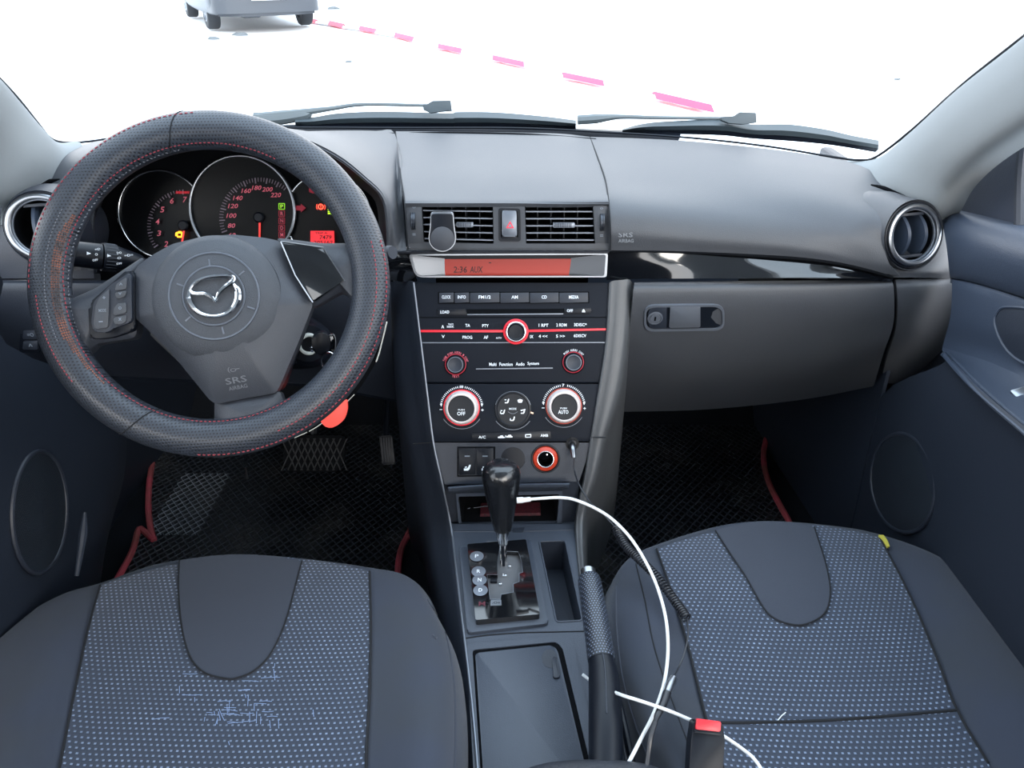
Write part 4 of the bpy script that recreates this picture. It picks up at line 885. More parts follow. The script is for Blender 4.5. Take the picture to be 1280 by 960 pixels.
kn2 = obj('knob', lathe(FKn, [(.001, hp[0][1])]+hp, 40), M('glossy_leather', (20, 22, 26), .22, coat=.4, grain=(350, .5)), ge_)
obj('collar', lathe(FKn, [(5.5*kk, .22*Ln), (6*kk, .235*Ln), (9.5*kk, .365*Ln), (.001, .37*Ln)], 28, close=False), CHROME, ge_)
for s in (-1, 1): obj('lever_rod', tube([FKn.w(s*.0032, 0, -.004), FKn.w(s*.0032, 0, .27*Ln)], .0018, 10), CHROME, ge_)
obj('rod_cover', tube([FKn.w(0, -.001, 0), FKn.w(0, -.001, .25*Ln)], .003, 10), BLACK, ge_)
stt = []
for i in range(24):
    t = .42+.46*i/24; r = None
    for q in range(len(hp)-1):
        if hp[q][1] <= t*Ln <= hp[q+1][1]: r = hp[q][0]
    r = r or .02; a = radians(-18)
    stt.append(tube([FKn.w(r*cos(a+.10), r*sin(a+.10)*1.0, t*Ln+.0012), FKn.w(r*cos(a-.10)+.0004, r*sin(a-.10), t*Ln-.0012)], .0006, 5))
obj('stitching', merge(*stt), PRINTG, kn2)

# ---------------------------------------------------------------- handbrake
hbk = thing('handbrake', 'handbrake lever with ribbed black grip and silver button, beside the storage lid', 'handbrake', PZ(756, 948, .49))
HP = [PZ(735, 713, .580), PZ(736, 722, .578), PZ(743, 765, .572), PZ(752, 826, .562), PZ(755, 850, .558), PZ(757, 905, .55), PZ(757, 1000, .53)]
obj('release_button', tube([HP[0]+(HP[0]-HP[1])*.2, HP[0], HP[1]], [.006, .0095, .0098], 20), SATIN, hbk)
obj('grip', tube([HP[1], HP[1].lerp(HP[2], .1), HP[2], HP[3].lerp(HP[2], .1), HP[3]], [.0110, .0145, .0155, .0160, .0155], 28, 6), CARBON, hbk)
obj('lever_arm', tube([HP[3].lerp(HP[2], .02), HP[4], HP[5], HP[6]], [.0150, .0175, .0185, .0175], 24, 6), BLACK, hbk)
obj('seam_line', tube([p+V((.0, -.001, r)) for p, r in zip(HP[3:6], (.0158, .0178, .0186))], .0009, 6, 4), DARK, hbk)
# ================================================================ steering wheel
e_, t_ = radians(31), radians(8)
FW = Fr((-.348, .838, .932), (sin(t_)*cos(e_), -cos(t_)*cos(e_), sin(e_)))
R0, RT = .1806, .0223
sw = thing('steering_wheel', 'black three-spoke steering wheel with red-stitched leather cover and chrome badge', 'steering wheel', FW.o)
def tor(th, ph, r=RT): return FW.w((R0+r*cos(ph))*cos(th), (R0+r*cos(ph))*sin(th), r*sin(ph))
nt_, np_ = 160, 28
bm = grid([[tor(2*pi*i/nt_, 2*pi*j/np_) for j in range(np_)] for i in range(nt_+1)], closed_u=True)
bmesh.ops.remove_doubles(bm, verts=bm.verts, dist=1e-6)
for f in bm.faces:
    c = f.calc_center_median()-FW.o; a = math.degrees(math.atan2(c.dot(FW.y), c.dot(FW.x))) % 360
    rad = math.hypot(c.dot(FW.x), c.dot(FW.y)); ph = math.degrees(math.atan2(c.dot(FW.n), rad-R0))
    f.material_index = 1 if ((95 < a < 178 and ph < 42) or (262 < a < 330 and ph < 30)) else 0
bmesh.ops.recalc_face_normals(bm, faces=bm.faces)
rim = obj('rim_cover', bm, [PERF, LEATHER], sw)
def stitches(phi, a0, a1, n, r=.0005, ln=.55, wob=0):
    out = []
    for i in range(n):
        a = radians(a0+(a1-a0)*i/n); b = radians(a0+(a1-a0)*(i+ln)/n); p1 = radians(phi+wob*(i % 2)); p2 = radians(phi-wob*(i % 2))
        out.append(tube([tor(a, p1, RT+.0003), tor(b, p2, RT+.0003)], r, 5, cap=False))
    return merge(*out)
STR = M('stitch_red', (150, 56, 66), .8); STG = M('stitch_grey', (110, 112, 118), .8)
for q in ((148, 60, 178, 70, .0006), (50, 92, 180, 50, .0006), (150, 178, 300, 70, .0006), (75, 182, 215, 24, .0006), (34, 262, 372, 70, .0008), (70, 290, 372, 50, .0006)): obj('red_stitching', stitches(*q), STR, rim)
obj('grey_lacing', merge(stitches(166, 100, 200, 60, .0006, .4, 3), stitches(100, 150, 200, 40, .0005)), STG, rim)
def seamring(a, lo=-60, hi=170, sk=6): return tube([tor(radians(a+sk*(q/9)), radians(lo+(hi-lo)*q/18), RT+.0002) for q in range(19)], .0008, 6)
for q in ((92,), (232,), (262, -40, 40)): obj('cover_seam', seamring(*q), SEAM, rim)
# rim worn strip
WORN = M('worn_leather', (140, 84, 64), .7, vary=(60, (60, 50, 50), .4))
for p_, a_, b_ in ((118, 158, 200), (124, 154, 206), (130, 150, 214), (136, 150, 222)): obj('worn_stitching', stitches(p_, a_, b_, b_-a_, .0008, .6, 2), WORN, rim)
# spokes
HBL = M('hub_plastic', (50, 54, 62), .46, grain=(900, .35))
def spoke(px, h0, h1, m, p=3): return dome(FW, rnd(L2(FW, px, h0), .006), h0, h1, p, 7, .02)
obj('spoke', spoke([(180, 320), (150, 340), (120, 360), (70, 382), (82, 425), (104, 448), (118, 430), (170, 422)], -.006, .008, 0), HBL, sw)
obj('spoke', spoke([(345, 297), (402, 304), (438, 304), (462, 318), (458, 392), (440, 374), (428, 364), (390, 385), (365, 345)], -.006, .008, 0), HBL, sw)
obj('spoke', spoke([(268, 500), (350, 488), (354, 502), (366, 514), (392, 522), (330, 555), (252, 548), (262, 538), (268, 526)], -.006, .006, 0), HBL, sw)
obj('hub_back', pslab(FW, [(172, 330), (300, 300), (352, 305), (388, 372), (345, 488), (274, 500), (180, 412)], -.06, -.004, .01, .004), BLACK, sw)
# airbag cover
ab = [(167, 340), (172, 332), (190, 319), (215, 305), (250, 296.5), (290, 293), (330, 297), (349, 301), (366, 340), (388, 372), (391, 382), (372, 430), (350, 482), (345, 491), (305, 498), (270, 505), (262, 500), (215, 442), (185, 412), (167, 396)]
abm = dome(FW, rnd(L2(FW, ab, .004), .004), .004, .030, 2.6, 10, .02)
ta = bvh(abm); air = obj('airbag_cover', abm, HBL, sw)
FE = Fr(cast(ta, 268, 370), FW.n, up=FW.y)
def fe_h(): return 0
kw = FE.m(268, 370, 1)
obj('cover_disc', lathe(FE, [(84*kw, -.022), (82*kw, -.011), (74*kw, -.004), (58*kw, .0005), (56.5*kw, -.0015), (55*kw, .0008), (40*kw, .0022), (38.5*kw, .0004), (37*kw, .0024), (.01*kw, .003)], 72), M('hub_disc', (58, 62, 69), .5, grain=(1200, .6)), air)
obj('disc_ring', merge(*[tube([FE.w(r*kw*cos(a), r*kw*sin(a), h) for a in [2*pi*i/64 for i in range(64)]], .0013, 6, closed=True) for r, h in ((56.3, .0006),)]), LPAINT, air)
obj('disc_ring', tube([FE.w(38.3*kw*cos(a), 38.3*kw*sin(a),   .0024) for a in [2*pi*i/64 for i in range(64)]], .0012, 6, closed=True), LPAINT, air)
for u, v in ((261.5, 328), (302, 341.5), (313.5, 385), (278.5, 413), (235, 398.5), (225, 356)):
    a, b = FE.hit(u, v, .002); l = math.hypot(a, b); q = .10 if u > 0 else 0
    obj('disc_notch', tube([FE.w(a*(1-q), b*(1-q), .0016), FE.w(a*(1+q), b*(1+q), .0012)], .0011, 6), LPAINT, air)
W7 = zc(200, 300, 4.365)
P3 = lambda l, h=.0056: [FE.pt(u, v, h) for u, v in W7(*l)]
badge = tube(P3([(160, 272), (160, 325), (185, 372), (225, 402), (285, 416), (350, 406), (398, 372), (424, 325), (424, 275), (403, 240)]), [.0016, .0038, .0032, .0026, .0022, .0024, .0032, .0042, .0038, .0016], 10, 6)
obj('badge', badge, CHROME, air)
obj('badge_crown', tube(P3([(163, 268), (195, 232), (250, 208), (325, 198), (385, 200), (402, 212), (385, 236), (350, 262), (322, 292), (304, 338)]), [.0016, .0024, .0022, .0026, .0028, .0026, .0032, .0028, .0026, .0014], 10, 6), CHROME, air)
obj('badge_wing', tube(P3([(160, 275), (195, 292), (245, 294), (280, 312), (304, 340)]), [.0016, .0026, .0030, .0028, .0016], 10, 6), CHROME, air)
# lettering on the lower part
pA = cast(ta, 296, 475, .0006); nA = (cast(ta, 280, 478)-cast(ta, 312, 472)).cross(cast(ta, 294, 465)-cast(ta, 298, 485)).normalized()
if nA.dot(CAM-pA) < 0: nA = -nA
FA = Fr(pA, nA, up=FW.y)
obj('airbag_lettering', merge(ptext(FA, 'SRS', 295, 475, 27, 9, .001, rot=.12), ptext(FA, 'AIRBAG', 297.5, 484, 24, 5.6, .001, rot=.14)), EMB, air)
obj('horn_symbol', merge(ptext(FA, 'O', 291.5, 462.5, 8, 5, .001, rot=.1), ptext(FA, '(', 286, 462.5, 3, 8, .001), ptext(FA, '-', 297, 460.8, 5, 1.4, .001, rot=.1)), EMB, air)
# buttons pod, left
sp = [(161, 341), (164, 345), (165, 402), (140, 411), (135, 416), (117, 415), (114, 402), (117, 377), (138, 356)]
pod2 = obj('button_pod', pslab(FW, sp, .0, .014, .004, .002), DARK, sw)
for nm, pl in (('seek_button', [(136.5, 361), (135, 409), (118.5, 411.5), (117, 404), (119.5, 382), (124, 372)]), ('mode_button', [(158.5, 346), (158, 361), (143.5, 363.5), (145, 355)]), ('mode_button', [(158, 363), (156, 371), (146, 373.5), (143, 366)]), ('volume_button', [(157.5, 378), (158, 391), (141.5, 394), (142.5, 385), (147, 379)]), ('volume_button', [(158, 393.5), (157, 403), (146, 406.5), (141.5, 403), (141.5, 397)])):
    o = obj(nm, pslab(FW, pl, .012, .0165, .002, .001), DASH, pod2)
for s, u, v, a_, b_ in (('MODE', 128, 388, 9, 4), ('-', 126, 402, 5, 1.5), ('+', 130, 372, 4, 4), ('^', 151, 355, 4, 3), ('v', 150, 367, 4, 3), ('o', 150, 385, 4, 4), ('x', 150, 399, 4, 4)):
    obj('button_marking', ptext(FW, s, u, v, a_, b_, .0168), PRINTG, pod2)
obj('pod_shadow_gap', pslab(FW, [(110, 380), (160, 336), (169, 341), (169, 412), (140, 422), (112, 424)], -.001, .008, .006, .003), BLACK, sw)
# gloss blank, right
gbk = obj('gloss_blank', pslab(FW, [(352, 302.5), (404, 310.5), (430, 350), (391, 377), (369, 345)], 0, .014, .003, .002), GLOSS, sw)
obj('blank_edge', tube([FW.pt(*p, .0146) for p in [(351, 302), (369, 344), (391, 378)]], .0008, 6), SATIN, gbk)
obj('blank_edge', tube([FW.pt(*p, .0146) for p in [(352, 302), (404, 309.5), (431, 351)]], .0008, 6), SATIN, gbk)

# ---------------------------------------------------------------- stalks
sk = thing('indicator_stalk', 'black light and indicator stalk with white symbols, left of the steering wheel hub', 'stalk', PY(190, 333, 1.0))
S = [PY(84, 316, .935), PY(126, 321, .955), PY(145, 323, .965), PY(174, 328, .98), PY(190, 332, .99)]
mk = 1/FOC*1.0
obj('stalk_handle', tube([S[0], S[0].lerp(S[1], .06), S[1]], [.009, .0158, .0170], 24, 3), BLACK, sk)
obj('switch_ring', tube([S[1].lerp(S[2], .06), S[2]], [.0182, .0178], 24), BLACK, sk)
rgs = []
for i in range(24):
    a = 2*pi*i/24; t = (S[2]-S[1]).normalized(); x = t.cross(V((0, 0, 1))).normalized(); y = x.cross(t)
    rgs.append(tube([S[1].lerp(S[2], .2)+(x*cos(a)+y*sin(a))*.0181, S[1].lerp(S[2], .92)+(x*cos(a)+y*sin(a))*.0178], .0006, 4))
obj('ring_ribs', merge(*rgs), DARK, sk)
obj('stalk_body', tube([S[2], S[2].lerp(S[3], .08), S[3], S[3].lerp(S[4], .2), S[4]], [.0165, .0160, .0105, .007, .008], 24, 3), BLACK, sk)
t = (S[1]-S[0]).normalized(); up = V((0, 0, 1)); nS = (CAM-S[1]).normalized(); nS = (nS-t*nS.dot(t)).normalized()
FSk = Fr(S[1]+nS*.0185, nS, up=(0, 0, 1))
def skt(s, u, v, w_, h_): return ptext(FSk, s, u, v, w_, h_, .0003, rot=-.09)
obj('stalk_symbols', merge(pslab(FSk, [(108.5, 314.5), (108.5, 318.5), (114, 317)], .0, .0004), skt('O', 120.5, 318, 3.5, 3.5), skt('OFF', 119, 325, 7, 3), skt('=D', 122, 311.5, 7, 3), pslab(FSk, [(134, 317.5), (134, 321.5), (139, 320)], .0, .0004), skt('DO', 149, 316, 6, 3), skt('=D=', 161, 319, 11, 3), skt('O', 149, 322.5, 5, 3), skt('OFF', 149, 329.5, 7, 2.6)), WHITE, sk)
ws = thing('wiper_stalk', 'tip of the wiper stalk showing past the right edge of the steering wheel', 'stalk', PY(430, 345, .99))
obj('stalk_body', tube([PY(420, 348, 1.0), PY(470, 322, .96), PY(486, 315, .95)], [.007, .006, .006], 20, 3), BLACK, ws)
obj('stalk_tip', tube([PY(482, 317, .951), PY(486, 316, .949), PY(491, 315.5, .945)], [.006, .0095, .0085], 20, 3), DARK, ws)

# ---------------------------------------------------------------- ignition and keys
ig = thing('ignition_lock', 'ignition lock with silver ring on the right of the steering column', 'ignition lock', PY(392, 432, 1.0))
FI = Fr(PY(386, 430, .96), (.45, -.85, .20))
obj('lock_housing', tube([PY(345, 420, 1.05), PY(385, 430, .985), FI.o+FI.n*-.004], [.05, .036, .026], 28, 4), BLACK, ig)
obj('lock_ring', ring(FI, .011, .0042, -.004, .004, 40), M('lock_white', (200, 205, 200), .4), ig)
ky = thing('car_key', 'car key with black head turned in the ignition, hanging from a ring', 'key', PY(400, 445, .93))
FQ = Fr(PY(402, 428, .925), (.25, -.93, .2))
obj('key_head', pslab(FQ, [(394, 417), (408, 415), (413, 424), (412, 440), (402, 447), (391, 440), (389, 427)], -.006, .006, .006, .003), BLACK, ky)
obj('key_blade', box(FQ.o.lerp(FI.o, .5), (.004, .04, .008), .001), CHROME, ky)
kr = thing('key_ring', 'silver split ring hanging from the key head', 'key ring', PY(411, 465, .91))
FQ2 = Fr(PY(411, 452, .915), (.35, -.9, .15))
obj('ring_loop', tube([FQ2.w(.0095*cos(a), .0135*sin(a), 0) for a in [2*pi*i/32 for i in range(32)]], .0011, 8, closed=True), CHROME, kr)
obj('small_loop', tube([FQ2.w(-.002+.0055*cos(a), -.0185+.0075*sin(a), .001*sin(a)) for a in [2*pi*i/24 for i in range(24)]], .0009, 8, closed=True), CHROME, kr)
fb = thing('key_fob', 'black key fob hanging beside the ignition key', 'key fob', PY(417, 440, .93))
obj('fob_body', pslab(FQ, [(411, 418), (418, 417), (420, 428), (419, 442), (412, 444), (410, 436)], -.004, .003, .004, .002), GLOSS, fb)
obj('fob_edge', tube([FQ.pt(*p, .0034) for p in [(411, 419), (417.5, 418.5), (419.5, 428), (418.5, 440)]], .0007, 6, 3), SATIN, fb)
tg_ = thing('red_key_tag', 'bright orange-red key tag hanging below the lower right of the wheel rim', 'key tag', PY(418, 535, .93))
FTg = Fr(PY(418, 515, .93), (0, -.95, .3))
obj('tag_body', pslab(FTg, [(400, 500), (434, 500), (434.5, 512), (431, 524), (422, 532), (411, 536), (403, 531), (399, 522)], -.002, .002, [.002, .002, .004, .006, .008, .008, .006, .006], .001), M('tag_red', (240, 78, 66), .5, emit=.03), tg_)
obj('tag_strap', tube([PY(408, 468, .93), PY(412, 485, .93), PY(416, 502, .93)], .0022, 8, 4), BLACK, tg_)
ln = thing('lanyard_strap', 'dark lanyard with white stitched edge hanging behind the right of the wheel rim', 'lanyard', PY(440, 500, 1.0))
LP_ = [(484, 400), (478, 425), (470, 452), (452, 482), (436, 500), (415, 519), (392, 536), (362, 550)]
LQ = [(494, 402), (490, 430), (480, 460), (462, 492), (442, 512), (420, 528), (396, 545), (366, 560)]
obj('strap', sheet([[PY(a, b, .985) for a, b in [(p[0]-14, p[1]-6) for p in LP_]], [PY(a, b, .985) for a, b in LP_]], 4, 2, .002), VOID, ln)
sg = []
for i, (a, b) in enumerate(((.02, .14), (.155, .28), (.52, .56), (.575, .60), (.62, .70), (.78, .88), (.9, .97))):
    L_ = spline([PY(p[0], p[1], .983) for p in LP_], 10); n = len(L_)-1
    sg.append(tube(L_[int(a*n):int(b*n)+2], .0011 if i < 2 else .0007, 6))
EC = M('edge_cream', (220, 222, 215), .5)
for q in sg: obj('white_edge', q, EC, ln)
# ================================================================ seats
def seat(label, rows, zs, cat='seat', side_l=True):
    P = []
    R1 = [PZ(u, v, z) for (u, v), z in zip(rows[0], zs[0])]
    P.append([p+V((0, .035, -.16)) for p in R1]); P.append([p+V((0, .030, -.05)) for p in R1]); P.append([p+V((0, .016, -.014)) for p in R1]); P.append(R1)
    for r, z in zip(rows[1:], zs[1:]): P.append([PZ(u, v, q) for (u, v), q in zip(r, z)])
    last = P[-1]; P.append([p+V((0, -.12, .01)) for p in last])
    out = []
    for i, r in enumerate(P):
        a, b = r[0], r[-1]; d = -.0 if i > 2 else 0
        out.append([a+V((-.012 if 0 else .004, 0, -.20)), a+V((-.010, 0, -.06))]+r+[b+V((.010, 0, -.06)), b+V((-.004, 0, -.20))])
    t = thing('front_seat', label, cat, (sum(p.x for p in R1)/len(R1), R1[4].y-.25, FLZ), 'front seat cushions')
    bm = sheet(out, 5, 5, .004); bv = bvh(bm)
    obj('cushion', bm, FAB, t)
    ctr = (R1[4]+last[4])/2
    obj('seat_base', box((ctr.x, ctr.y, FLZ+.10), (.40, .36, .16), .01), BLACK, t)
    return t, bv
D_R = [[(28, 776), (72, 748), (124, 733), (200, 709), (300, 699), (390, 705), (463, 715), (506, 724), (534, 748)],
       [(-40, 835), (55, 800), (112, 790), (200, 776), (300, 771), (390, 772), (463, 778), (522, 788), (562, 806)],
       [(-70, 905), (30, 882), (92, 872), (190, 862), (300, 860), (390, 860), (462, 864), (534, 866), (572, 872)],
       [(-90, 980), (5, 970), (74, 960), (180, 957), (300, 957), (390, 957), (459, 957), (527, 955), (571, 950)],
       [(-110, 1080), (-20, 1070), (55, 1060), (170, 1060), (300, 1060), (385, 1060), (455, 1055), (520, 1050), (565, 1040)]]
D_Z = [[.500, .512, .515, .515, .515, .515, .515, .512, .500], [.515, .532, .522, .520, .519, .520, .522, .532, .512], [.522, .545, .520, .515, .513, .515, .520, .545, .518],
       [.525, .550, .515, .508, .505, .508, .515, .550, .520], [.525, .550, .512, .502, .498, .502, .512, .550, .520]]
ds, bd = seat("driver's dark cloth seat with dotted blue-grey centre, below the steering wheel", D_R, D_Z)
P_R = [[(768, 728), (787, 703), (820, 687), (893, 665), (955, 657), (1030, 661), (1100, 672), (1184, 703), (1258, 758)],
       [(761, 772), (792, 757), (842, 750), (915, 740), (985, 735), (1065, 735), (1135, 742), (1230, 772), (1330, 835)],
       [(768, 832), (806, 826), (862, 820), (940, 815), (1010, 812), (1095, 810), (1168, 815), (1270, 838), (1380, 905)],
       [(798, 905), (832, 905), (883, 905), (960, 905), (1040, 902), (1130, 895), (1198, 892), (1310, 908), (1430, 975)],
       [(836, 1000), (872, 1000), (918, 1000), (1000, 1000), (1090, 1000), (1180, 990), (1258, 985), (1370, 1000), (1490, 1060)]]
P_Z = [[.505, .520, .530, .530, .530, .530, .530, .528, .512], [.515, .535, .536, .535, .534, .535, .536, .545, .525], [.520, .545, .534, .529, .527, .529, .534, .555, .530],
       [.525, .550, .527, .520, .518, .520, .527, .560, .535], [.525, .550, .522, .514, .511, .514, .522, .560, .535]]
ps, bp_ = seat('passenger dark cloth seat with dotted blue-grey centre, right of the handbrake', P_R, P_Z)
def strip(bv, pts, name, r, mat, parent, off=.001, k=6):
    q = spl2(pts, k); obj(name, tube([cast(bv, u, v, off) for u, v in q], r, 6), mat, parent)
# driver's centre panel and patch
obj('centre_panel', drape(bd, [(126, 734), (110, 790), (92, 870), (74, 957), (58, 1040)], [(462, 716.5), (464, 780), (463, 864), (459, 957), (455, 1040)], 30, 8, .003, .004, lambda f: -27*4*f*(1-f)), DOTS, ds)
Lu = [(225, 705), (224, 735), (226, 770), (232, 805), (242, 830), (258, 845), (283, 851.5)]
Ru = [(378, 705), (370, 735), (361, 770), (350, 800), (336, 825), (318, 842), (297, 851)]
obj('front_patch', drape(bd, Lu, Ru, 14, 5, .0055, .004, lambda f: -8*4*f*(1-f)), FABP, ds)
strip(bd, Lu+Ru[::-1], 'patch_seam', .0011, SEAM, ds, .0055, 3)
strip(bd, [(126, 734), (110, 790), (92, 870), (74, 957), (60, 1030)], 'panel_seam', .0016, SEAM, ds, .003)
strip(bd, [(462, 716.5), (464, 780), (463, 864), (459, 957), (456, 1030)], 'panel_seam', .0016, SEAM, ds, .003)
strip(bd, [(534, 750), (556, 790), (567, 850), (569, 920), (567, 990)], 'side_piping', .0016, FABP, ds, .0)
# worn light patch with frayed threads
WORNC = M('worn_threads', (130, 150, 185), .9)
th = []
for i in range(46):
    u = random.gauss(300, 34); v = random.gauss(893, 24); a = random.choice((0, pi/2))+random.gauss(0, .12); l = random.uniform(3, 13)
    q = [(u-cos(a)*l, v-sin(a)*l*.6), (u, v+random.uniform(-1, 1)), (u+cos(a)*l, v+sin(a)*l*.6)]
    th.append(tube([cast(bd, x, y, .0036) for x, y in q], .00035, 4))
obj('frayed_threads', merge(*th), WORNC, ds, kind='stuff')
# passenger's centre panel
obj('centre_panel', drape(bp_, [(821, 688.5), (842, 750), (862, 820), (883, 905), (905, 970), (925, 1030)], [(1099, 673.5), (1135, 742), (1167, 815), (1198, 892), (1232, 950), (1262, 1010)], 26, 7, .003, .004, lambda f: -23*4*f*(1-f)), DOTS, ps)
Lu = [(894, 667), (913, 697), (930, 722), (944, 747), (957, 768), (972, 779), (992, 784.5)]
Ru = [(1017, 662.5), (1026, 690), (1033, 715), (1037, 740), (1034, 762), (1024, 775), (1006, 783.5)]
obj('front_patch', drape(bp_, Lu, Ru, 14, 5, .0055, .004, lambda f: -9*4*f*(1-f)), FABP, ps)
strip(bp_, Lu+Ru[::-1], 'patch_seam', .0011, SEAM, ps, .0055, 3)
strip(bp_, [(821, 688.5), (842, 750), (862, 820), (883, 905), (905, 970)], 'panel_seam', .0016, SEAM, ps, .003)
strip(bp_, [(1099, 673.5), (1135, 742), (1167, 815), (1198, 892), (1235, 955)], 'panel_seam', .0016, SEAM, ps, .003)
strip(bp_, [(884, 905.5), (950, 905), (1040, 902), (1120, 896), (1197, 889.5)], 'cross_seam', .0019, SEAM, ps, .003)
# side bolster lobe of the passenger seat
strip(bp_, [(770, 732), (771, 790), (779, 850), (796, 910), (820, 970)], 'side_piping', .0014, FABP, ps, .0)
strip(bp_, [(795, 705), (806, 750), (818, 810), (838, 870), (860, 930)], 'bolster_seam', .0010, SEAM, ps, .0)
obj('yellow_foam_tear', drape(bp_, [(1097, 673), (1103, 680), (1108, 688)], [(1103, 673), (1108, 680), (1111, 687)], 4, 3, .0062, .003), M('foam_yellow', (190, 180, 70), .9), ps)
obj('white_thread', tube([cast(bp_, *p, .004) for p in [(971, 903), (976, 897), (981, 893)]], .0006, 5), WCABLE, ps)
obj('white_mark', tube([cast(bp_, 1219, 728, .002), cast(bp_, 1226, 735, .002)], [.0012, .0018, .001], 6, 3), WCABLE, ps)

# armrest end at the bottom edge
arm = thing('armrest', 'rounded front end of the dark centre armrest at the bottom edge', 'armrest', PZ(745, 990, .50))
am = sheet([[PZ(u, v+4, .545) for u, v in [(655, 962), (690, 954), (745, 951), (800, 955), (838, 966)]], [PZ(u, v-2, .556) for u, v in [(650, 966), (690, 956), (745, 953), (800, 957), (842, 970)]], [PZ(u, v, .565) for u, v in [(640, 1000), (690, 990), (745, 988), (800, 992), (850, 1005)]], [PZ(u, v, .567) for u, v in [(635, 1080), (690, 1070), (745, 1070), (800, 1070), (860, 1080)]]], 5, 5, .03)
obj('armrest_pad', am, LEATHER, arm)

# ================================================================ floor mats, pedals
def floor_mat(name, label, pts, edges, z=FLZ+.012):
    P = [PZ(u, v, z) for u, v in pts]; c = sum(P, V((0, 0, 0)))/len(P)
    t = thing(name, label, 'floor mat', (c.x, c.y, FLZ+.002))
    f = Fr((0, 0, z), (0, 0, 1), up=(0, 1, 0))
    obj('mat_body', slab(f, [(p.x, p.y) for p in P], -.008, 0), MAT, t, smooth=False)
    for e in edges: obj('edge_binding', tube([PZ(u, v, z+.002) for u, v in spl2(e, 5)], .0062, 8), REDBIND, t)
    return t
LE = [(205, 480), (193, 560), (186, 610), (186, 645), (190, 668), (192, 675), (180, 664), (173, 663), (165, 690), (147, 724), (135, 748)]
RE = [(515, 560), (517, 640), (512, 664), (501, 688), (497, 720), (500, 745)]
floor_mat('driver_floor_mat', 'black cell-pattern mat with worn red binding in the driver footwell', [(222, 440)]+LE[1:]+[(130, 900), (520, 900)]+RE[::-1]+[(470, 440)], [LE, RE])
LE2 = [(768, 460), (752, 560), (738, 620), (735, 700)]
RE2 = [(957, 480), (966, 510), (964, 530), (956, 556), (955, 580), (962, 606), (975, 632), (988, 656), (1000, 690)]
floor_mat('passenger_floor_mat', 'black cell-pattern mat with dark red binding in the passenger footwell', [(768, 450)]+LE2[1:]+[(740, 900), (1080, 900)]+RE2[::-1]+[(950, 450)], [RE2])
# light wire lattice heel pad on the driver's mat
lt_ = []
def lat_line(a, b): lt_.append(tube([PZ(a[0], a[1], FLZ+.0135), PZ(b[0], b[1], FLZ+.0135)], .0007, 4))
c0 = PZ(238, 628, FLZ+.0135)
for i in range(-9, 10):
    for s in (1, -1):
        x0 = c0.x+i*.017; pts_ = []
        for t in (-1, 1):
            pts_.append((x0+s*t*.085, c0.y+t*.105))
        # clip the slanted line to the pad
        (ax_, ay), (bx, by) = pts_; seg = []
        for q in range(41):
            x = ax_+(bx-ax_)*q/40; y = ay+(by-ay)*q/40
            if abs(x-c0.x) < .052 and abs(y-c0.y) < .10: seg.append((x, y))
        if len(seg) > 1: lt_.append(tube([V((seg[0][0], seg[0][1], FLZ+.0135)), V((seg[-1][0], seg[-1][1], FLZ+.0135))], .0008, 4))
tag(obj('heel_grid', merge(*lt_), M('wire_grey', (120, 126, 134), .45)), "pale diamond lattice on the left of the driver's floor mat", 'mat grid')
pd = thing('brake_pedal', 'wide black brake pedal with diamond tread below the steering wheel', 'pedal', PY(392, 600, 1.28))
FPd = Fr(PY(392, 568, 1.27), (0, -.82, .57))
obj('pedal_pad', pslab(FPd, [(355, 544), (432, 544), (430, 580), (420, 590), (364, 590), (354, 580)], 0, .012, .008, .003), VOID, pd)
tr_ = []
for i in range(9):
    u = 360+i*8
    for s in (1, -1):
        tr_.append(pslab(FPd, [(u-s*9, 548), (u-s*9+1.5, 548), (u+s*9+1.5, 588), (u+s*9, 588)], .011, .0145))
obj('pedal_tread', merge(*tr_), M('rubber_tread', (22, 25, 30), .7), pd)
obj('pedal_arm', tube([PY(392, 560, 1.29), PY(392, 500, 1.34), PY(390, 430, 1.40), PY(390, 420, 1.66)], .010, 10, 3), BLACK, pd)
pa = thing('accelerator_pedal', 'narrow ribbed accelerator pedal right of the brake pedal', 'pedal', PY(484, 585, 1.30))
FPa = Fr(PY(484, 560, 1.30), (0, -.85, .5))
obj('pedal_pad', pslab(FPa, [(474, 545), (490, 544), (494, 580), (478, 581)], 0, .010, .003, .002), BLACK, pa)
obj('pedal_ribs', merge(*[pslab(FPa, [(475.5+i*3.2, 547), (477+i*3.2, 547), (480+i*3.2, 578), (478.4+i*3.2, 578)], .009, .012) for i in range(5)]), DARK, pa)
obj('pedal_arm', tube([PY(482, 550, 1.31), PY(484, 500, 1.38), PY(484, 470, 1.66)], .006, 8), BLACK, pa)
pt_ = thing('chrome_pin', 'short shiny metal pin hanging below the steering wheel, left of the brake pedal', 'pin', PY(308, 600, 1.2))
obj('pin_shaft', tube([PY(310, 470, 1.12), PY(306, 540, 1.18), PY(307, 582, 1.2)], .0035, 10), CHROME, pt_); obj('pin_tip', tube([PY(307, 584, 1.2), PY(308, 590, 1.2), PY(309, 598, 1.2)], [.0015, .002, .003], 8), SATIN, pt_)

# ================================================================ doors
def door(name, s, rows, mat, nu=5, nv=4): return struct(name, sheet([[PX(u, v, x) for u, v, x in r] for r in rows], nu, nv, .006), mat)
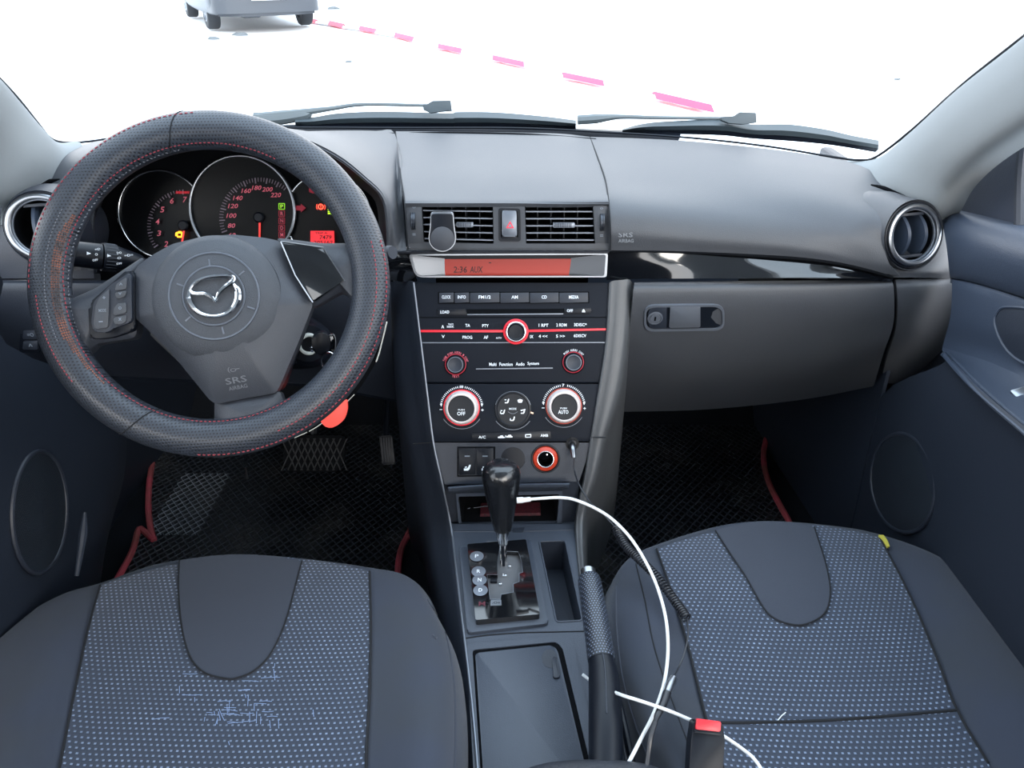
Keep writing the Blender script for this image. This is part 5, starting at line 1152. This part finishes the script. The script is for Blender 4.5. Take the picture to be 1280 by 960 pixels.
# right door, upper part
d1 = sheet([[PX(1168, 258, .665), PX(1200, 263, .66), PX(1240, 272, .655), PX(1290, 283, .65), PX(1400, 305, .64)],
            [PX(1174, 266, .635), PX(1200, 272, .63), PX(1240, 282, .625), PX(1290, 294, .62), PX(1400, 320, .61)],
            [PX(1182, 300, .615), PX(1205, 306, .610), PX(1240, 314, .605), PX(1290, 328, .60), PX(1400, 360, .59)],
            [PX(1187, 343, .620), PX(1210, 347, .618), PX(1245, 357, .616), PX(1290, 371, .612), PX(1400, 405, .60)],
            [PX(1188, 348, .634), PX(1210, 352, .634), PX(1245, 362, .632), PX(1290, 376, .63), PX(1400, 410, .62)],
            [PX(1190, 353, .622), PX(1212, 357, .620), PX(1247, 367, .618), PX(1290, 381, .615), PX(1400, 415, .605)],
            [PX(1188, 395, .618), PX(1212, 402, .616), PX(1245, 412, .614), PX(1290, 425, .61), PX(1400, 465, .60)],
            [PX(1178, 434, .622), PX(1207, 443, .620), PX(1238, 453, .618), PX(1290, 476, .612), PX(1400, 530, .60)],
            [PX(1180, 440, .598), PX(1200, 463, .578), PX(1226, 489, .562), PX(1290, 543, .55), PX(1400, 640, .54)],
            [PX(1178, 446, .592), PX(1198, 469, .572), PX(1224, 495, .556), PX(1290, 551, .545), PX(1400, 650, .535)]], 5, 4, .006)
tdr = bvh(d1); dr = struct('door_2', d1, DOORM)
low = lambda x, y, z: V((x, y, z))
ld_ = sheet([[PX(1178, 446, .592), PX(1198, 469, .572), PX(1224, 495, .556), PX(1290, 551, .545), PX(1400, 650, .535)],
             [PX(1176, 456, .600), PX(1195, 482, .585), PX(1224, 515, .572), PX(1290, 575, .562), PX(1400, 690, .55)],
             [V((.615, 1.10, .62)), V((.605, .98, .60)), V((.60, .85, .58)), V((.59, .65, .56)), V((.58, .2, .55))],
             [V((.62, 1.10, .45)), V((.61, .98, .45)), V((.61, .85, .45)), V((.61, .65, .45)), V((.61, .2, .45))],
             [V((.62, 1.10, FLZ)), V((.62, .98, FLZ)), V((.62, .85, FLZ)), V((.62, .65, FLZ)), V((.62, .2, FLZ))]], 4, 4, .006)
tdl = bvh(ld_); obj('lower_panel', ld_, DOORD, dr)  # face below the armrest ridge made this dark to paint in its shade
kick = sheet([[V((.62, 1.12, .88)), V((.62, 1.35, .88)), V((.62, 1.75, .84))], [V((.615, 1.10, .6)), V((.615, 1.35, .6)), V((.60, 1.75, .6))], [V((.62, 1.08, FLZ)), V((.60, 1.35, FLZ)), V((.56, 1.75, FLZ))]], 4, 5, .006)
struct('wall_right', kick, DOORD)
# speaker ring and mesh
def ell(bv, u, v, ru, rv, n=40, off=.002, a0=0, a1=2*pi, tilt=0): return [cast(bv, u+ru*cos(a)*cos(tilt)-rv*sin(a)*sin(tilt), v+ru*cos(a)*sin(tilt)+rv*sin(a)*cos(tilt), off) for a in [a0+(a1-a0)*i/n for i in range(n)]]
spk = dr
def speaker(bv, u, v, ru, rv, parent, tilt=0, hard=None):
    g = [[p for p in ell(bv, u, v, ru*q, rv*q, 36, .004+.004*(1-q), tilt=tilt)] for q in (1, .8, .6, .4, .2, .02)]
    bm = grid(g, closed_u=True); bm.normal_update()
    obj('speaker_grille', bm, GRILLE, parent)
    obj('speaker_ring', tube(ell(bv, u, v, ru, rv, 48, .003, tilt=tilt), .0035, 8, closed=True), DARK, parent)
bma = bmesh.new(); me_ = bpy.data.meshes.new('q'); bk_ = sheet([[V((.62, 1.12, .88)), V((.62, 1.35, .88)), V((.62, 1.75, .84))], [V((.615, 1.10, .6)), V((.615, 1.35, .6)), V((.60, 1.75, .6))], [V((.62, 1.08, FLZ)), V((.60, 1.35, FLZ)), V((.56, 1.75, FLZ))]], 4, 5, .001)
ld2 = sheet([[V((.615, 1.2, .70)), V((.605, .98, .70)), V((.60, .7, .66))], [V((.62, 1.2, .30)), V((.61, .98, .30)), V((.61, .7, .30))]], 4, 4, .001)
tsp = bvh(merge(bk_, ld2))
speaker(tsp, 1132, 604, 40, 62, dr, -.12)
# pull handle recess, window switch, armrest ridge
obj('handle_recess', merge(*[grid([[cast(tdr, 1290+(p[0]-1290)*q, 418+(p[1]-418)*q, .003) for p in spl2([(1262, 384), (1250, 391), (1247, 405), (1256, 428), (1272, 447), (1300, 462), (1330, 455), (1330, 400), (1300, 388)], 3, True)] for q in (1, .7, .4, .05)], .001, closed_u=True)]), DOORD, dr)
obj('recess_rim', tube([cast(tdr, u, v, .003) for u, v in spl2([(1300, 388), (1262, 384), (1250, 391), (1247, 405), (1256, 428), (1272, 447), (1300, 462)], 4)], .002, 6), DOORM, dr)
obj('armrest_ridge', tube([cast(tdr, u, v, .001) for u, v in spl2([(1184, 442), (1200, 458), (1228, 486), (1262, 516), (1300, 547)], 5)], .0022, 8), DOORM, dr)
swp = pslab(Fr(cast(tdr, 1272, 489), (-.35, -.2, .9)), [(1262, 488), (1284, 482), (1292, 496), (1276, 502)], -.004, .005, .002, .001)
obj('window_switch', swp, SATIN, dr)
# mirror sail (dark triangle) between pillar and door top
sl = sheet([[PX(1168, 259, .668), PX(1200, 264, .665), PX(1240, 273, .66), PX(1290, 284, .655)], [PX(1172, 248, .672), PX(1206, 232, .668), PX(1242, 218, .664), PX(1290, 205, .66)], [PX(1182, 232, .676), PX(1214, 200, .672), PX(1248, 175, .668), PX(1290, 148, .664)]], 5, 5, .006)
struct('trim_4', sl, M('sail_plastic', (38, 46, 62), .6, grain=(700, .3)))
struct('trim_5', tube([PX(1282, 170, .652), PX(1277, 225, .652), PX(1276, 283, .65)], .008, 10, 3), DARK)
# left door
d2 = sheet([[PX(2, 258, -.665), PX(-18, 262, -.66), PX(-60, 268, -.65), PX(-160, 290, -.63)],
            [PX(0, 290, -.655), PX(-20, 295, -.645), PX(-60, 300, -.63), PX(-160, 330, -.61)],
            [PX(0, 342, -.66), PX(-20, 345, -.65), PX(-60, 350, -.635), PX(-160, 380, -.61)],
            [PX(4, 355, -.68), PX(-16, 358, -.665), PX(-60, 365, -.65), PX(-160, 400, -.62)],
            [PX(8, 430, -.68), PX(-15, 440, -.66), PX(-60, 455, -.64), PX(-160, 500, -.61)],
            [V((-.66, 1.10, .62)), V((-.65, .95, .60)), V((-.65, .7, .58)), V((-.64, .2, .56))],
            [V((-.69, 1.10, .45)), V((-.67, .95, .45)), V((-.66, .7, .45)), V((-.66, .2, .45))],
            [V((-.80, 1.12, FLZ)), V((-.72, .95, FLZ)), V((-.67, .7, FLZ)), V((-.67, .2, FLZ))]], 5, 4, .006)
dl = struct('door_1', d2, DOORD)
struct('wall_left', sheet([[V((-.70, 1.12, .88)), V((-.70, 1.35, .88)), V((-.70, 1.75, .86))], [V((-.72, 1.10, .6)), V((-.74, 1.35, .6)), V((-.72, 1.75, .6))], [V((-.80, 1.08, FLZ)), V((-.80, 1.35, FLZ)), V((-.76, 1.75, FLZ))]], 4, 5, .006), DOORD)
tl = bvh(merge(sheet([[V((-.665, 1.25, .80)), V((-.655, .95, .80)), V((-.64, .6, .76))], [V((-.66, 1.25, .28)), V((-.655, .95, .28)), V((-.655, .6, .28))]], 4, 4, .001)))
speaker(tl, 46, 640, 34, 76, dl, .03)
obj('door_pocket_edge', tube([PX(106, 640, -.60), PX(104, 668, -.60), PX(96, 720, -.60)], [.002, .006, .003], 8, 4), DOORD, dl)
# rest of the shell: rear doors, pillars and windows
for s, n in ((1, 'wall_right_rear'), (-1, 'wall_left_rear')):
    struct(n, box((s*.67, -.42, .58), (.03, 1.25, .68), .01), DOORD)
    struct('trim_6' if s > 0 else 'trim_7', box((s*.66, -.15, 1.16), (.05, .12, .55), .01), HEAD)
    struct('trim_8' if s > 0 else 'trim_9', box((s*.62, -.95, 1.16), (.08, .12, .55), .01), HEAD)
for s, n in ((1, 'window_3'), (-1, 'window_2')):
    g = grid([[V((s*.675, .95, .93)), V((s*.675, .20, .92)), V((s*.675, -.9, .92))], [V((s*.62, .62, 1.30)), V((s*.61, .20, 1.43)), V((s*.61, -.9, 1.42))]])
    tag(struct(n, g, GLASS), 'clear side window glass of the %s front door' % ('right' if s > 0 else 'left'), 'window')

# ================================================================ cables and buckle
wc = thing('white_usb_cable', 'white charging cable arching from the gear knob down past the handbrake', 'cable', PZ(800, 900, .50))
WPt = [(662, 624, .86, .62), (700, 622, .85, .63), (725, 627, .83, .635), (760, 645, .80, .63), (790, 675, .77, .62), (815, 718, .73, .605), (830, 762, .69, .59), (835, 805, .65, .58), (831, 850, .62, .575), (818, 890, .60, .57), (802, 922, .585, .56), (785, 955, .57, .55)]
obj('cable_run', tube([PZ(u, v, z) for u, v, y, z in WPt], .0020, 8, 5), WCABLE, wc)
obj('plug', tube([PZ(646, 625.5, .622), PZ(653, 625, .622), PZ(655, 625, .622), PZ(663, 624, .622)], [.0042, .0042, .0034, .0032], 12), WCABLE, wc)
w2 = thing('thin_white_cable', 'thin white cable crossing the passenger seat base behind the red buckle', 'cable', PZ(860, 900, .55))
obj('cable_run', tube([PZ(u, v, z) for u, v, z in [(728, 843, .53), (745, 855, .53), (775, 868, .575), (800, 876, .583), (835, 888, .583), (868, 902, .58), (888, 910, .58), (906, 921, .575), (925, 934, .57), (942, 948, .57), (956, 968, .57)]], .0018, 8, 5), WCABLE, w2)
ac = thing('black_audio_cable', 'black audio lead from the jack right of the climate panel, coiled beside the passenger seat', 'cable', FS.pt(716, 560, 0))
obj('jack_plug', tube([FS.pt(715.5, 556, .004), FS.pt(716, 561, .012), FS.pt(717.5, 572, .016)], [.004, .004, .0038, .0036], 14, 3), SATIN, ac)
pth = [FS.pt(717.5, 572, .016), FS.pt(718, 588, .02), PZ(724, 606, .60), PZ(738, 628, .59), PZ(755, 644, .58), PZ(770, 660, .575)]
obj('upper_lead', tube(pth, .0012, 8, 5), BCABLE, ac)
obj('jack_socket', lathe(FS.sub(715.5, 554.5, -.001), [(5*kS, -.002), (5*kS, .003), (3*kS, .0035), (2.6*kS, .001), (.01, .001)], 20), BLACK, ac)
cpth = spline([PZ(u, v, z) for u, v, z in [(770, 660, .575), (782, 682, .572), (800, 700, .57), (822, 722, .566), (843, 750, .562), (859, 773, .56)]], 60)
L_ = 0; hp_ = []; turns = 44; n_ = len(cpth)-1; fine = []
for i in range(turns*12+1):
    t = i/(turns*12)*n_; k_ = min(int(t), n_-1); p = cpth[k_].lerp(cpth[k_+1], t-k_); d = (cpth[k_+1]-cpth[k_]).normalized()
    x = d.cross(V((0, 0, 1))).normalized(); y = x.cross(d); a = 2*pi*i/12; fine.append(p+(x*cos(a)+y*sin(a))*.0052)
obj('coil', tube(fine, .0013, 6), BCABLE, ac)
obj('lower_lead', tube([PZ(u, v, z) for u, v, z in [(859, 773, .56), (860, 795, .563), (855, 818, .563), (848, 835, .563), (841, 850, .575)]], .0011, 6, 4), BCABLE, ac)
obj('connector', tube([PZ(842, 848, .577), PZ(838, 856, .578), PZ(830, 876, .578), PZ(823, 892, .578)], [.0044, .0046, .0038, .0030], 12, 3), SATIN, ac)
obj('connector_sleeve', tube([PZ(834, 866, .5785), PZ(829, 880, .5785), PZ(822, 894, .578), PZ(819, 902, .577)], [.0047, .0042, .0034, .0022], 12, 3), BCABLE, ac)
obj('braided_tail', tube([PZ(u, v, z) for u, v, z in [(820, 900, .577), (814, 920, .57), (811, 940, .56), (808, 965, .55)]], .0026, 8, 4), BCABLE, ac)
bk = thing('belt_buckle', 'black seat belt buckle with a red release button beside the passenger seat', 'seat belt buckle', PZ(884, 985, .52))
FB = Fr(PZ(886, 908, .60), (0, -.62, .78))
obj('buckle_body', pslab(FB, [(868, 899), (903, 903), (906, 925), (903, 975), (861, 975), (864, 925)], -.022, 0, .003, .003), BLACK, bk)
obj('release_button', pslab(FB, [(871.5, 898), (901.5, 902), (900.5, 915), (869.5, 911.5)], -.004, .004, .0015, .0015), M('button_red', (215, 50, 60), .35), bk)
obj('button_lip', pslab(FB, [(868.5, 911.5), (902, 915.8), (902, 920), (867.5, 915.5)], -.004, .003, .0012, .001), BLACK, bk)
rl_ = thing('seat_rail', 'pair of thin dark metal rods between the handbrake and the passenger seat', 'seat rail', PZ(785, 945, .50))
obj('rail_rod', tube([PZ(772, 872, .535), PZ(780, 905, .53), PZ(790, 952, .52)], .0042, 10, 3), BLACK, rl_)
obj('rail_rod', tube([PZ(768, 880, .53), PZ(773, 915, .525), PZ(779, 955, .515)], .003, 10, 3), DARK, rl_)

# ================================================================ wipers and cowl outside the glass
cw = sheet([[PY(u, v, y) for u, v, y in [(150, 172, 1.56), (330, 158, 1.60), (520, 157.5, 1.62), (700, 160, 1.62), (850, 166, 1.57)]], [PY(u, v, y) for u, v, y in [(150, 176, 1.50), (330, 161, 1.54), (520, 160, 1.55), (700, 163.5, 1.55), (850, 170, 1.50)]], [V((-.6, 1.5, .90)), V((-.3, 1.54, .90)), V((0, 1.55, .90)), V((.1, 1.55, .90)), V((.3, 1.50, .90))]], 5, 3, .006)
struct('trim_10', cw, BLACK)
WG = M('wiper_rubber', (52, 62, 68), .6); WGL = M('wiper_metal', (84, 92, 96), .55)
def wiper(label, arm_, arm2, con, top, bot, y):
    t = thing('windscreen_wiper', label, 'wiper', PY(con[0][0], con[0][1]+12, y), 'windscreen wipers')
    obj('wiper_arm', tube([PY(u, v, y+.02) for u, v in arm_], [.009, .009, .0045, .0035, .003], 8, 4), WGL, t)
    if arm2: obj('arm_base', tube([PY(u, v, y+.02) for u, v in arm2], [.012, .012, .010, .006], 8, 4), WGL, t)
    f = Fr(PY(con[0][0], con[0][1], y), (0, -1, .3))
    obj('arm_clip', pslab(f, con, -.006, .008, .001, .001), WG, t)
    T = spl2(top, 6); B = spl2(bot, 6)
    g = [[PY(u, v, y+.015) for u, v in T], [PY(a[0], (a[1]*.6+b[1]*.4), y-.006) for a, b in zip(T, B)], [PY(a[0], (a[1]*.3+b[1]*.7), y) for a, b in zip(T, B)]]
    obj('blade_spoiler', grid([[PY(u, v, y+.02) for u, v in T]]+g[1:]+[[PY(a[0], (a[1]*.3+b[1]*.7), y+.02) for a, b in zip(T, B)]], .001), WG, t)
    obj('rubber_blade', grid([[PY(a[0], (a[1]*.3+b[1]*.7), y+.004) for a, b in zip(T, B)], [PY(u, v, y+.008) for u, v in B]], .003), BLACK, t)
Z2 = zc(200, 0, 4); Z9 = zc(480, 60, 2)
wiper('left windscreen wiper lying along the base of the glass', [(318, 147), (350, 144), (412, 136), (455, 130.5), (535, 132)], [(318, 148), (345, 149), (380, 144), (388, 141)], [(529, 130), (534, 130), (541, 126), (563, 125.5), (564.5, 138), (552, 139), (538, 141), (529, 137)],
      [(369, 149), (392, 147), (425, 142), (480, 140), (560, 142), (572, 140.5), (620, 141), (680, 146), (720, 151)], [(369, 158), (392, 159), (425, 158.5), (480, 158), (560, 158), (572, 158), (620, 158), (680, 159), (720, 160)], 1.56)
wiper('right windscreen wiper with its tip near the passenger pillar', [(722, 150), (745, 148.5), (775, 146), (820, 147), (905, 148)], None, [(902, 146), (918, 145), (925, 140), (945, 141), (946, 153), (930, 155), (912, 154), (902, 150)],
      [(778, 162), (800, 156), (830, 152.5), (900, 150), (940, 156), (985, 156), (1030, 162), (1065, 170), (1098, 176)], [(778, 164), (800, 164.5), (830, 166), (900, 168), (940, 172), (985, 175), (1030, 179), (1065, 184), (1094, 189)], 1.52)

# ================================================================ outside: parked car, tape, crumbs
tp_ = thing('barrier_tape', 'red and white barrier tape lying in a line across the snow', 'barrier tape', PZ(700, 96, .01))
marks = [((817, 120), (889, 137), 7.5), ((703, 94.5), (754, 105), 6), ((616, 73), (655, 81.5), 5), ((548, 58.5), (577, 64.5), 4.2), ((494, 44.3), (517, 50), 3.6), ((450, 35.8), (470, 40), 3.2), ((412, 29.5), (430, 33.5), 3), ((385, 25.5), (396, 27.5), 2.4)]
TR = M('tape_red', (225, 45, 85), .5); TW = M('tape_white', (235, 238, 240), .6)
ends = []
for (a, b, w_) in marks:
    P = [PZ(a[0]+(b[0]-a[0])*i/6, a[1]+(b[1]-a[1])*i/6, .03+.006*random.random()) for i in range(7)]
    n_ = (P[-1]-P[0]).normalized().cross(V((0, 0, 1))); hw = (PZ(a[0], a[1]-w_/2, .03)-PZ(a[0], a[1]+w_/2, .03)).length*(.5 if w_ > 6 else .42)
    up = V((0, 0, 1)); Q = V((0, hw*.8, .0))
    obj('red_section', grid([[p-Q*(1+.1*random.random()) for p in P], [p+Q*.1+up*hw*.25 for p in P], [p+Q*(1+.1*random.random())+up*.0 for p in P]], .004), TR, tp_)
    ends.append((P[0], P[-1], Q))
for (a0_, a1_, q1), (b0_, b1_, q2) in zip(ends[1:], ends[:-1]):
    obj('white_section', grid([[a1_-q1, b0_-q2], [a1_+q1, b0_+q2]], .004), TW, tp_)
for i, (u, v, r, lab) in enumerate(((436, 77, .022, 'small dark twig on the snow in the middle distance'), (300, 43.5, .06, 'small grey clod on the snow just below the parked car'), (267, 48.5, .05, 'faint grey clod on the snow left of the one below the car'), (417, 11, .08, 'dark clod on the snow right of the parked car'), (1122, 99, .018, 'tiny dark speck on the snow at the right side'))):
    bm = bmesh.new(); bmesh.ops.create_icosphere(bm, subdivisions=2, radius=1); p = PZ(u, v, .01)
    for q in bm.verts: q.co = V((q.co.x*r*2.0, q.co.y*r, q.co.z*r*.6))*(1+random.uniform(-.25, .25))+p
    tag(obj('dirt_clod', bm, M('dirt', (92, 98, 102), .9)), lab, 'dirt clod', 'dirt on the snow')
# parked car, built in its own frame: origin at rear axle centre on the ground, forward = +Y', left = -X'
pc = thing('parked_car', 'grey hatchback parked on the snow, seen from behind, cut by the top edge', 'car', (-4.12, 14.0, 0))
hd = radians(27)
FX_ = V((-sin(hd), cos(hd), 0)); SX_ = V((cos(hd), sin(hd), 0)); O_ = V((-4.18, 14.05, 0))
def W(x, y, z): return O_+(SX_*x+FX_*y+V((0, 0, z)))*1.07
CARP = M('car_paint', (46, 52, 60), .4, coat=.1); CARD = M('car_trim', (40, 46, 54), .6); TYRE = M('tyre', (24, 28, 34), .8); CGL = M('car_window', (22, 28, 36), .08, coat=1)
# body: cross-sections along the length (y, half width, z of sill, belt, roof half width, roof z)
S_ = [(-.78, .55, .34, .82, .50, .84), (-.72, .72, .30, .90, .62, 1.00), (-.60, .78, .27, .95, .58, 1.38), (-.30, .80, .25, .95, .57, 1.50), (.4, .82, .24, .95, .58, 1.53), (1.2, .82, .24, .94, .57, 1.48), (1.75, .81, .24, .92, .60, 1.12), (2.3, .79, .25, .88, .62, .93), (2.8, .74, .28, .80, .58, .84), (3.0, .60, .34, .68, .45, .72)]
rows = []
for y, hw, zs, zb, rw, zr in S_:
    half = [(0, zs-.02), (hw*.85, zs-.02), (hw, zs+.08), (hw*1.02, (zs+zb)/2), (hw*.97, zb), (rw*1.02, zr-.06), (rw*.8, zr), (0, zr+.02)]
    rows.append([W(a, y, z) for a, z in half]+[W(-a, y, z) for a, z in half[::-1][1:]])
R = [spline(r, 3) for r in rows]; cols = [spline([r[j] for r in R], 4) for j in range(len(R[0]))]
bm = grid([[c[i] for c in cols] for i in range(len(cols[0]))])
for rr in (R[0], R[-1]):
    c = sum(rr, V((0, 0, 0)))/len(rr); vs = [bm.verts.new(p) for p in rr]; cv = bm.verts.new(c)
    for i in range(len(vs)-1): bm.faces.new((vs[i], vs[i+1], cv))
bmesh.ops.remove_doubles(bm, verts=bm.verts, dist=1e-4); bmesh.ops.recalc_face_normals(bm, faces=bm.faces)
obj('body', bm, CARP, pc, angle=50)
def panel(name, pts, mat, th=.02):
    f = [W(*p) for p in pts]; g = grid([[f[0], f[1]], [f[3], f[2]]], th); return obj(name, g, mat, pc)
panel('rear_window', [(-.50, -.745, .98), (.50, -.745, .98), (.44, -.62, 1.34), (-.44, -.62, 1.34)], CGL)
for s in (-1, 1):
    panel('side_window', [(s*.80, -.25, .98), (s*.80, .55, .98), (s*.62, .5, 1.42), (s*.64, -.1, 1.40)], CGL); panel('side_window', [(s*.81, .62, .98), (s*.80, 1.55, .97), (s*.63, 1.2, 1.40), (s*.62, .6, 1.43)], CGL)
    obj('tail_light', box(W(s*.60, -.78, .80), (.22, .08, .20), .02, Matrix.Rotation(hd, 3, 'Z')), M('tail_red', (150, 40, 50), .3), pc)
    obj('door_mirror', box(W(s*.93, 1.35, 1.0), (.18, .12, .13), .03, Matrix.Rotation(hd, 3, 'Z')), CARP, pc)
bmp = sheet([[W(x, y, z) for x, y in [(-.80, -.45), (-.72, -.80), (-.4, -.90), (0, -.92), (.4, -.90), (.72, -.80), (.80, -.45)]] for z in (.66, .56, .40, .28)], 4, 3, .03)
obj('rear_bumper', bmp, CARP, pc)
obj('bumper_lower', sheet([[W(x, y, z) for x, y in [(-.70, -.70), (-.4, -.88), (0, -.90), (.4, -.88), (.70, -.70)]] for z in (.34, .28, .24)], 4, 3, .03), CARD, pc)
pl = obj('number_plate', box(W(.0, -.945, .50), (.52, .02, .115), .005, Matrix.Rotation(hd, 3, 'Z')), M('plate_white', (225, 228, 228), .5), pc)
FPl = Fr(W(0, -.958, .50), tuple(-FX_))
obj('plate_lettering', merge(textbm(FPl, 'O 777 MM', -.23, -.035, .13, .035, .001), textbm(FPl, '174', .155, -.01, .235, .035, .001)), CARD, pl)
obj('exhaust_box', box(W(-.25, -.70, .26), (.30, .25, .10), .04, Matrix.Rotation(hd, 3, 'Z')), CARD, pc)
obj('underbody', box(W(0, 1.1, .26), (1.3, 3.2, .08), .02, Matrix.Rotation(hd, 3, 'Z')), CARD, pc)
for s in (-1, 1):
    for y in (0, 2.35):
        f = Fr(W(s*.70, y, .31), tuple(SX_*s))
        o = obj('wheel', lathe(f, [(.19, -.10), (.29, -.10), (.31, -.07), (.31, .06), (.29, .09), (.19, .09), (.18, .04), (.001, .03)], 36, close=False), TYRE, pc)
        obj('wheel_rim', merge(lathe(f, [(.195, .092), (.18, .095), (.17, .05), (.05, .045), (.045, .06), (.001, .06)], 32, close=False), *[slab(f, [(cos(a)*.04-sin(a)*.02, sin(a)*.04+cos(a)*.02), (cos(a)*.18-sin(a)*.015, sin(a)*.18+cos(a)*.015), (cos(a)*.18+sin(a)*.015, sin(a)*.18-cos(a)*.015), (cos(a)*.04+sin(a)*.02, sin(a)*.04-cos(a)*.02)], .05, .085) for a in [2*pi*i/5 for i in range(5)]]), SATIN, o)
